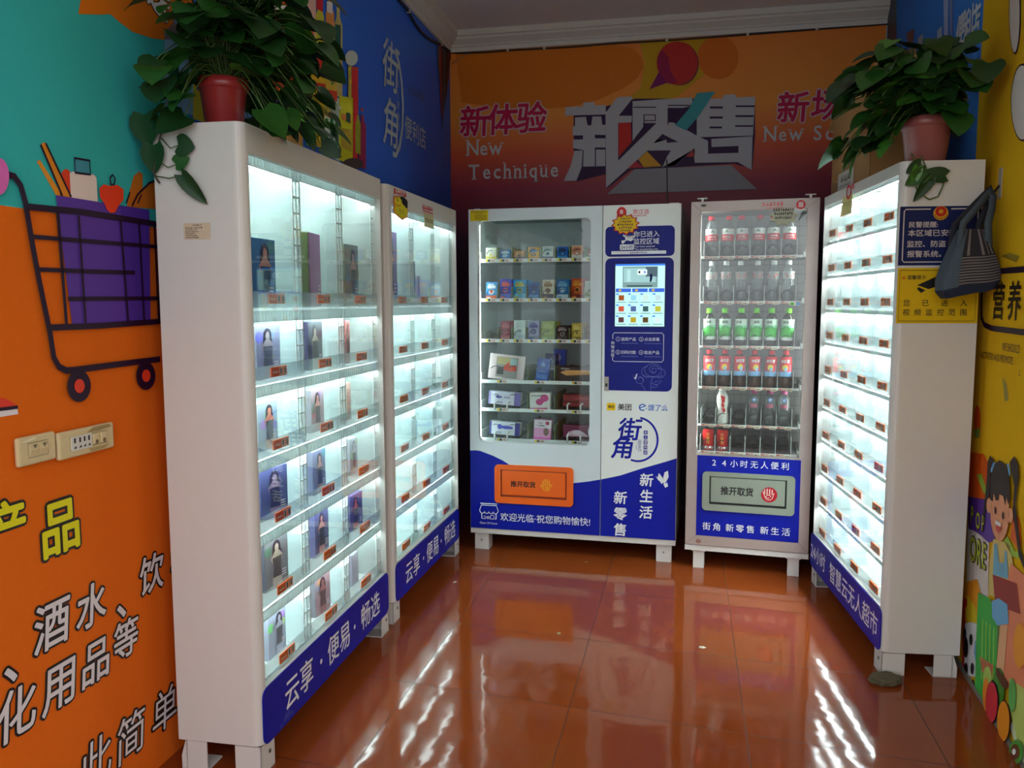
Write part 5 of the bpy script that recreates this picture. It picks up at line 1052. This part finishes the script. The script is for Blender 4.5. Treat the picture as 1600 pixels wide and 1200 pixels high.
# plant on the near left locker, with a trailing shoot down its side
pA = PA.w(.15, .135, 1.931)
def okA(p):
    q = pA+p; l = q-PA.o; dep = l.dot(PA.Y); al = l.dot(PA.X)
    cd_ = Vector((.506, -.862, 0)); lat = abs(p.x*.862+p.y*.506)
    if p.dot(cd_) > -.02 and p.z < .14 and lat < .10: return False
    return dep < .30 and al > -.2 and (q.z > 1.945 or al < -.02 or dep < -.02) and (q-LW.o).dot(LW.Y) < -.075
def wA(dep, z, out=.012): return PA.w(-out, dep, z)-pA
def shootA(fo, st):
    path = [wA(.20,1.965,-.04), wA(.232,1.95,.01), wA(.238,1.90), wA(.255,1.86), wA(.262,1.82), wA(.268,1.795), wA(.258,1.775), wA(.25,1.765)]
    st.tube(path, .003, mat('dark_stem', S(60, 52, 40), .6), 5)
    ax = -PA.X
    for (d0, z0), (d1, z1), L, mt, dirv, wd in (((.24,1.89),(.185,1.868),.05,0,(-.8,-.15),.62), ((.255,1.845),(.262,1.87),.08,0,(.05,-1),.45), ((.25,1.825),(.195,1.815),.045,1,(-.6,.25),.5), ((.262,1.785),(.178,1.785),.11,0,(-.62,-.72),.2), ((.25,1.95),(.285,1.955),.09,0,(-.05,-1),.5)):
        st.tube([wA(d0,z0), wA((d0+d1)/2, min(z0,z1)-.008), wA(d1,z1)], .0018, STEM, 4)
        leaf(fo, wA(d1, z1, .016), PA.Y*dirv[0]+Vector((0,0,dirv[1])), ax, L, LEAFM[mt], .08, wd)
pothos('bushy pothos in a red pot on top of the near left locker', pA, 0.07, .15, 280, 5, okA, (150, 44, 44), (.05, .33), (-.16, .30), .05, (shootA,))
# plant on the right locker
pE = PE.w(.955, .125, 1.930)
def okE(p):
    q = pE+p; l = q-PE.o; dep = l.dot(PE.Y); al = l.dot(PE.X); 
    inbox = al < .84 and q.z < 2.30 or al < .70 and dep > -.01 and q.z < 2.36
    cd_ = Vector((-.25, -.968, 0)); lat = abs(p.x*.968-p.y*.25)
    if p.dot(cd_) > -.02 and p.z < .15 and lat < .11: return False
    return (not inbox) and .70 < al < 1.25 and (q.z > 1.945 or dep < -.02) and (q-RW.o).dot(RW.Y) < -.075
def wE(dep, z, out=.012): return PE.w(1.085+out, dep, z)-pE
def shootE(fo, st):
    st.tube([wE(.04,1.96,-.03), wE(.035,1.945,.012), wE(.04,1.90), wE(.042,1.85), wE(.055,1.815), wE(.095,1.79), wE(.125,1.80), wE(.14,1.84), wE(.145,1.865)], .0026, STEM, 5)
    st.tube([wE(.06,1.945,.012), wE(.08,1.90), wE(.085,1.875), wE(.05,1.865)], .0022, STEM, 4); st.tube([wE(.05,1.81), wE(.09,1.83), wE(.11,1.845), wE(.10,1.87)], .002, STEM, 4)
    ax = PE.X
    for d1, z1, L, mt, dv, wd in ((.145,1.872,.09,0,(-1,.12),.3), (.075,1.885,.08,1,(-.75,-.5),.35), (.095,1.865,.10,0,(-.5,-.75),.2), (.05,1.905,.07,2,(-.25,-1),.25), (.06,1.915,.06,0,(-.8,-.5),.4)):
        leaf(fo, wE(d1, z1, .016), PE.Y*dv[0]+Vector((0,0,dv[1])), ax, L, LEAFM[mt], .05, wd)
    rd = random.Random(77)
    for i in range(9):
        a = rd.uniform(2.2, 3.6); p0 = Vector((0,0,.14)); dirv = PE.Y*-1*rd.uniform(.12,.26)+PE.X*rd.uniform(-.2,.08); p1 = p0+dirv+Vector((0,0,rd.uniform(-.12,.06)))
        if okE(p1): st.tube(stempath(p0, p1, .06), .0026, LEAFM[2], 4); leaf(fo, p1, dirv*.4+Vector((0,0,-.2)), PE.Y*-1+Vector((0,0,.5)), .09, LEAFM[2], .2, .3)
pothos('bushy pothos in a pinkish red pot on top of the right locker', pE, .088, .17, 230, 21, okE, (158, 92, 88), (.06, .32), (-.14, .24), .12, (shootE,))

# ------------------------------------------------------------------ carton on the right locker
CARD = mat('corrugated_card', S(150, 106, 60), .8, var=.1, scale=20); CARD2 = mat('corrugated_card_pale', S(172, 130, 78), .8, var=.1, scale=20); TAPE = mat('parcel_tape', S(128, 92, 54), .3, var=.05)
cb = thing('cardboard_box', 'open brown cardboard box behind the plant on the right locker', 'box', PE.w(.06, .02, 1.930), PE.rz)
cw, cdp, ch, ct = .58, .25, .385, .004
m = MB(); m.box(0, cw, 0, ct, 0, ch, CARD); m.box(0, cw, cdp-ct, cdp, 0, ch, CARD); m.box(0, ct, ct, cdp-ct, 0, ch, CARD2); m.box(cw-ct, cw, ct, cdp-ct, 0, ch, CARD2); m.box(ct, cw-ct, ct, cdp-ct, 0, ct, CARD)
m.slab(rr(.12, .36, .01, .085, .002), -.0012, 0.0001, ink(176, 172, 164)); m.scrawl(.17, .33, .052, .03, -.002, ink(90, 86, 84), 6, 9); m.scrawl(.14, .34, .022, .012, -.002, ink(90, 86, 84), 12, 4); m.rect(.0, cw, .10, .105, -.001, ink(130, 94, 56))
m.build('carton', cb)
for nm, pts in (('flap', [(0,0,ch),(0,cdp,ch),(-.10,cdp,ch-.06),(-.10,0,ch-.06)]), ('flap', [(cw,0,ch),(cw,cdp,ch),(cw+.02,cdp,ch+.10),(cw+.02,0,ch+.10)])):
    v = [Vector(p) for p in pts]; nn = (v[1]-v[0]).cross(v[3]-v[0]).normalized()*ct; m = MB(); m.add(v+[p+nn for p in v], [(0,1,2,3),(7,6,5,4),(0,4,5,1),(1,5,6,2),(2,6,7,3),(3,7,4,0)], CARD2); m.build(nm, cb)
m = MB(); m.box(-.0005, .0, .0, cdp, .0, .09, TAPE); m.box(.0, .12, -.0008, .0, .0, .06, TAPE); m.build('tape', cb)

# ------------------------------------------------------------------ tote bag on its hook
HK = RW.pix(1565, 285)
m = MB(); m.rbox(HK[0]-.02, HK[0]+.02, -.006, -.003, HK[1]-.055, HK[1]+.05, ink(170, 164, 150), r=.001, seg=1); m.tube([(HK[0], -.006, HK[1]-.01), (HK[0], -.02, HK[1]-.03), (HK[0], -.03, HK[1]-.025), (HK[0], -.034, HK[1]-.01)], .004, BLACK, 6)
hk = m.build('wall_hook', None, 'pale adhesive hook on the yellow wall above the tote bag', 'hook', None, None, RW.o, (0, 0, RW.rz))
DEN = mat('denim_grey_blue', S(66, 80, 92), .85, var=.12, scale=60); STR1 = mat('stripe_dark', S(34, 34, 44), .85); STR2 = mat('stripe_pale', S(112, 108, 112), .85); NVB = mat('navy_canvas', S(22, 32, 56), .85)
bagc = RW.w(HK[0]+.0, -.04, 0); zt_ = HK[1]-.03
bag = thing('tote_bag', 'striped grey-blue tote bag hanging on the yellow wall', 'bag', (bagc.x, bagc.y, zt_), .2)
BDX, BDY = -.075, -.035
m = MB(); lev = 46; na = 64; zb_, zo = -.355, -.135
vs = []; 
def sec(t):      # t 0 bottom .. 1 mouth
    wv = .102*(1-.62*max(0, (t-.25)/.75)**1.15) if t > .1 else .102*(.80+2.0*t); dv = .058*(1-.55*max(0, (t-.3)/.7)); return wv, dv
for i in range(lev+1):
    t_ = i/lev; wv, dv = sec(t_)
    for k in range(na):
        a = 2*PI*k/na; c_, s_ = math.cos(a), math.sin(a); e = .55
        ru = 1+.035*math.sin(a*9+1)*t_+.02*math.sin(a*4+t_*5)
        vs.append((BDX+wv*math.copysign(abs(c_)**e, c_)*ru, BDY+dv*math.copysign(abs(s_)**e, s_)*ru, zb_+(zo-zb_)*t_+(.02*c_ if t_ < .15 else .02*c_*(1-t_))))
for i in range(lev):
    for k in range(na):
        a = 2*PI*(k+.5)/na; front = math.sin(a) < 0; x = math.cos(a)
        t_ = i/lev
        if t_ < .12: mt = NVB
        elif front and x > -.35: mt = (STR1, STR2)[(i//1) % 2] if t_ < .58 else (STR1, STR2, STR1)[k % 3]
        else: mt = DEN
        m.add([vs[i*na+k], vs[i*na+(k+1)%na], vs[(i+1)*na+(k+1)%na], vs[(i+1)*na+k]], [(0,1,2,3)], mt, True)
m.add([vs[k] for k in range(na)], [tuple(range(na))[::-1]], NVB)
m.build('bag_body', bag)
def strap(pts, wd, mt):
    s_ = MB(); P = [Vector(p) for p in pts]; vv = []
    for i, p in enumerate(P):
        t_ = (P[min(i+1, len(P)-1)]-P[max(i-1, 0)]).normalized(); q = t_.cross(Vector((0, 1, .2))).normalized()*wd/2; nn = t_.cross(q).normalized()*.002
        vv += [p-q-nn, p+q-nn, p+q+nn, p-q+nn]
    fs = [(i*4+k, i*4+(k+1)%4, (i+1)*4+(k+1)%4, (i+1)*4+k) for i in range(len(P)-1) for k in range(4)]
    s_.add(vv, fs, mt, True); s_.build('strap', bag)
for yy in (-.03, .03):
    strap([(BDX-.05, BDY+yy, zo-.06), (BDX-.04, BDY+yy*.9, zo+.02), (BDX*.5-.02, BDY*.5+yy*.6, -.06), (-.012, yy*.3-.01, -.012), (.0, yy*.15, .004), (.008, yy*.3-.005, -.015), (BDX*.3+.02, BDY*.4+yy*.6, -.06), (BDX+.045, BDY+yy*.9, zo+.02), (BDX+.05, BDY+yy, zo-.06)], .026, DEN if yy < 0 else STR1)

# ------------------------------------------------------------------ worn switch and socket plates on the left wall
OLD = mat('yellowed_plastic', S(214, 196, 150), .5, var=.12, scale=25); DIRT = ink(120, 110, 84)
def plate(px, name, label, cat, build):
    a = [LW.pix(*p) for p in px]; x0 = (a[0][0]+a[3][0])/2; x1 = (a[1][0]+a[2][0])/2; z1 = (a[0][1]+a[1][1])/2; z0 = (a[2][1]+a[3][1])/2
    t = thing(name, label, cat, LW.w((x0+x1)/2, -.0085, (z0+z1)/2), LW.rz); w_, h_ = x1-x0, z1-z0
    m = MB(); m.rbox(-w_/2, w_/2, -.014, .0, -h_/2, h_/2, OLD, r=.006, seg=2); build(m, w_, h_); m.build('face_plate', t); return t, w_, h_
def b1(m, w, h):
    m.line([(-w*.26,-h*.24),(w*.26,-h*.24),(w*.26,h*.26),(-w*.26,h*.26)], .0015, -.0148, DIRT, True); m.poly([(-w*.45,h*.35),(-w*.1,h*.44),(.0,h*.38),(-w*.3,h*.3)], -.0146, ink(230, 220, 190))
t1, w1, h1 = plate([(14,683),(74,675),(78,717),(18,730)], 'light_switch', 'yellowed double light switch, left of the pair on the orange wall', 'light switch', b1)
for s_ in (-1, 1):
    m = MB(); m.add([(s_*w1*.125-w1*.1,-.0145,-h1*.2),(s_*w1*.125+w1*.1,-.0145,-h1*.2),(s_*w1*.125+w1*.1,-.020,h1*.02),(s_*w1*.125-w1*.1,-.020,h1*.02),(s_*w1*.125+w1*.1,-.0145,h1*.22),(s_*w1*.125-w1*.1,-.0145,h1*.22)], [(0,1,2,3),(3,2,4,5),(0,3,5),(1,4,2)], OLD)
    m.poly([(s_*w1*.125-w1*.06,h1*.2),(s_*w1*.125+w1*.06,h1*.2),(s_*w1*.125,h1*.05)], -.0205, DIRT); m.build('rocker', t1)
def b2(m, w, h):
    m.line([(-w*.32,-h*.22),(w*.36,-h*.22),(w*.36,h*.24),(-w*.32,h*.24)], .0015, -.0148, DIRT, True); m.poly([(-w*.02,h*.3),(w*.1,h*.46),(w*.4,h*.46),(w*.45,h*.34),(w*.2,h*.28)], -.0146, ink(160, 140, 96)); m.poly([(.0,-h*.3),(w*.4,-h*.3),(w*.3,-h*.42),(.05*w,-h*.45)], -.0146, ink(176, 154, 104))
t2, w2, h2 = plate([(79,674),(166,661),(169,700),(81,718)], 'wall_socket', 'yellowed wall socket plate, right of the pair on the orange wall', 'socket', b2)
m = MB(); m.box(-w2*.3, w2*.06, -.0165, -.014, -h2*.26, h2*.26, ink(214, 214, 206))
for x in (-.26, -.17, -.09, -.01):
    m.rect(w2*x, w2*(x+.03), h2*.02, h2*.2, -.0168, BLACK); m.poly([(w2*(x-.01),-h2*.18),(w2*(x+.04),-h2*.18),(w2*(x+.03),-h2*.08)], -.0168, BLACK)
m.build('socket_insert', t2)
for x in (.14, .28):
    m = MB(); m.rbox(w2*x-w2*.055, w2*x+w2*.055, -.018, -.014, -h2*.18, h2*.2, OLD, r=.0015, seg=1); m.disc(w2*x, -h2*.1, .006, .006, -.0184, ink(120, 104, 70), 12); m.build('rocker', t2)

# ------------------------------------------------------------------ cables under the cornice
CB = mat('black_cable', S(20, 18, 22), .5)
def cable(pl, px, r, label, clips, off=-.012):
    pts = [pl.w(*(lambda q: (q[0], off, q[1]))(pl.pix(*p))) for p in px]
    # smooth
    P = []
    for i in range(len(pts)-1):
        p0, p1, p2, p3 = pts[max(i-1,0)], pts[i], pts[i+1], pts[min(i+2,len(pts)-1)]
        for k in range(6):
            t = k/6; P.append(.5*((2*p1)+(p2-p0)*t+(2*p0-5*p1+4*p2-p3)*t*t+(3*p1-p0-3*p2+p3)*t**3))
    P.append(pts[-1]); m = MB(); m.tube(P, r, CB, 6); o = m.build('cable', None, label, 'cable')
    for c in clips:
        q = pl.pix(*c); c_ = MB(); w_ = pl.w(q[0], 0, q[1]); c_.M = Matrix.Translation(w_) @ Matrix.Rotation(pl.rz, 4, 'Z'); c_.box(-.008, .008, off-r-.002, -.002, -.008, .008, ink(214, 206, 190)); c_.build('cable_clip', o)
cable(LW, [(560,-70),(600,-22),(622,2),(635,18),(645,36),(656,51),(668,61),(684,69),(700,80)], .008, 'black cable sagging along the left wall under the cornice', [(635,18),(686,70)])
cable(BW, [(702,82),(716,83.5),(755,82.5),(795,79.5),(850,76.5),(905,73),(960,68.5),(1040,64),(1170,54.5),(1280,46),(1388,38)], .0055, 'thin black cable along the top of the orange banner', [(794,79),(851,76),(1042,63.5),(1168,54.5),(1276,46)], -.009)

# ------------------------------------------------------------------ bits on the floor
STN = mat('rough_stone', S(92, 84, 62), .9, var=.35, scale=60, bump=.8)
bm = bmesh.new(); bmesh.ops.create_icosphere(bm, subdivisions=3, radius=1.0); rd = random.Random(2)
for v in bm.verts:
    n = v.co.normalized(); k = 1+.14*math.sin(n.x*7+1)*math.cos(n.y*6)+.08*math.sin(n.z*11+n.x*5); v.co = Vector((n.x*.062*k, n.y*.05*k, max(-1, min(1, n.z*1.6))*.011*k+.012))
m = MB(); m.frombm(bm, STN, False); p = PE.w(1.035, .035, 0)
# (kept beside the foot it wedges)
p = PE.w(1.14, .0, 0); m.build('stone', None, 'rough grey stone by the near foot of the right locker', 'stone', None, None, (p.x, p.y, 0.0), (0, 0, .4))
for i, (px, py, c, lb) in enumerate(((1098,1012,(214,206,180),'white paper scrap on the tiles in front of the drinks machine'), (873,990,(150,140,100),'pale leaf scrap on the tile joint, middle of the floor'), (916,879,(130,96,60),'brown leaf scrap on the floor near the snack machine'), (711,910,(206,190,170),'tiny pale scrap on the floor by the far left locker'))):
    d = FWD+RGT*((px-800)/F_PX)+UPV*((600-py)/F_PX); t = -CAMP.z/d.z; q = CAMP+d*t
    m = MB(); s_ = .010 if i else .012; m.add([(-s_*1.4,-.3*s_,.001),(0,-s_,.0015),(s_*1.3,0,.001),(.2*s_,s_*.9,.002),(-s_,s_*.5,.004),(0,0,.007)], [(0,1,5),(1,2,5),(2,3,5),(3,4,5),(4,0,5),(0,4,3,2,1)], ink(*c)); m.build('litter_scrap', None, lb, 'litter', None, None, (q.x, q.y, 0), (0, 0, i*1.3))
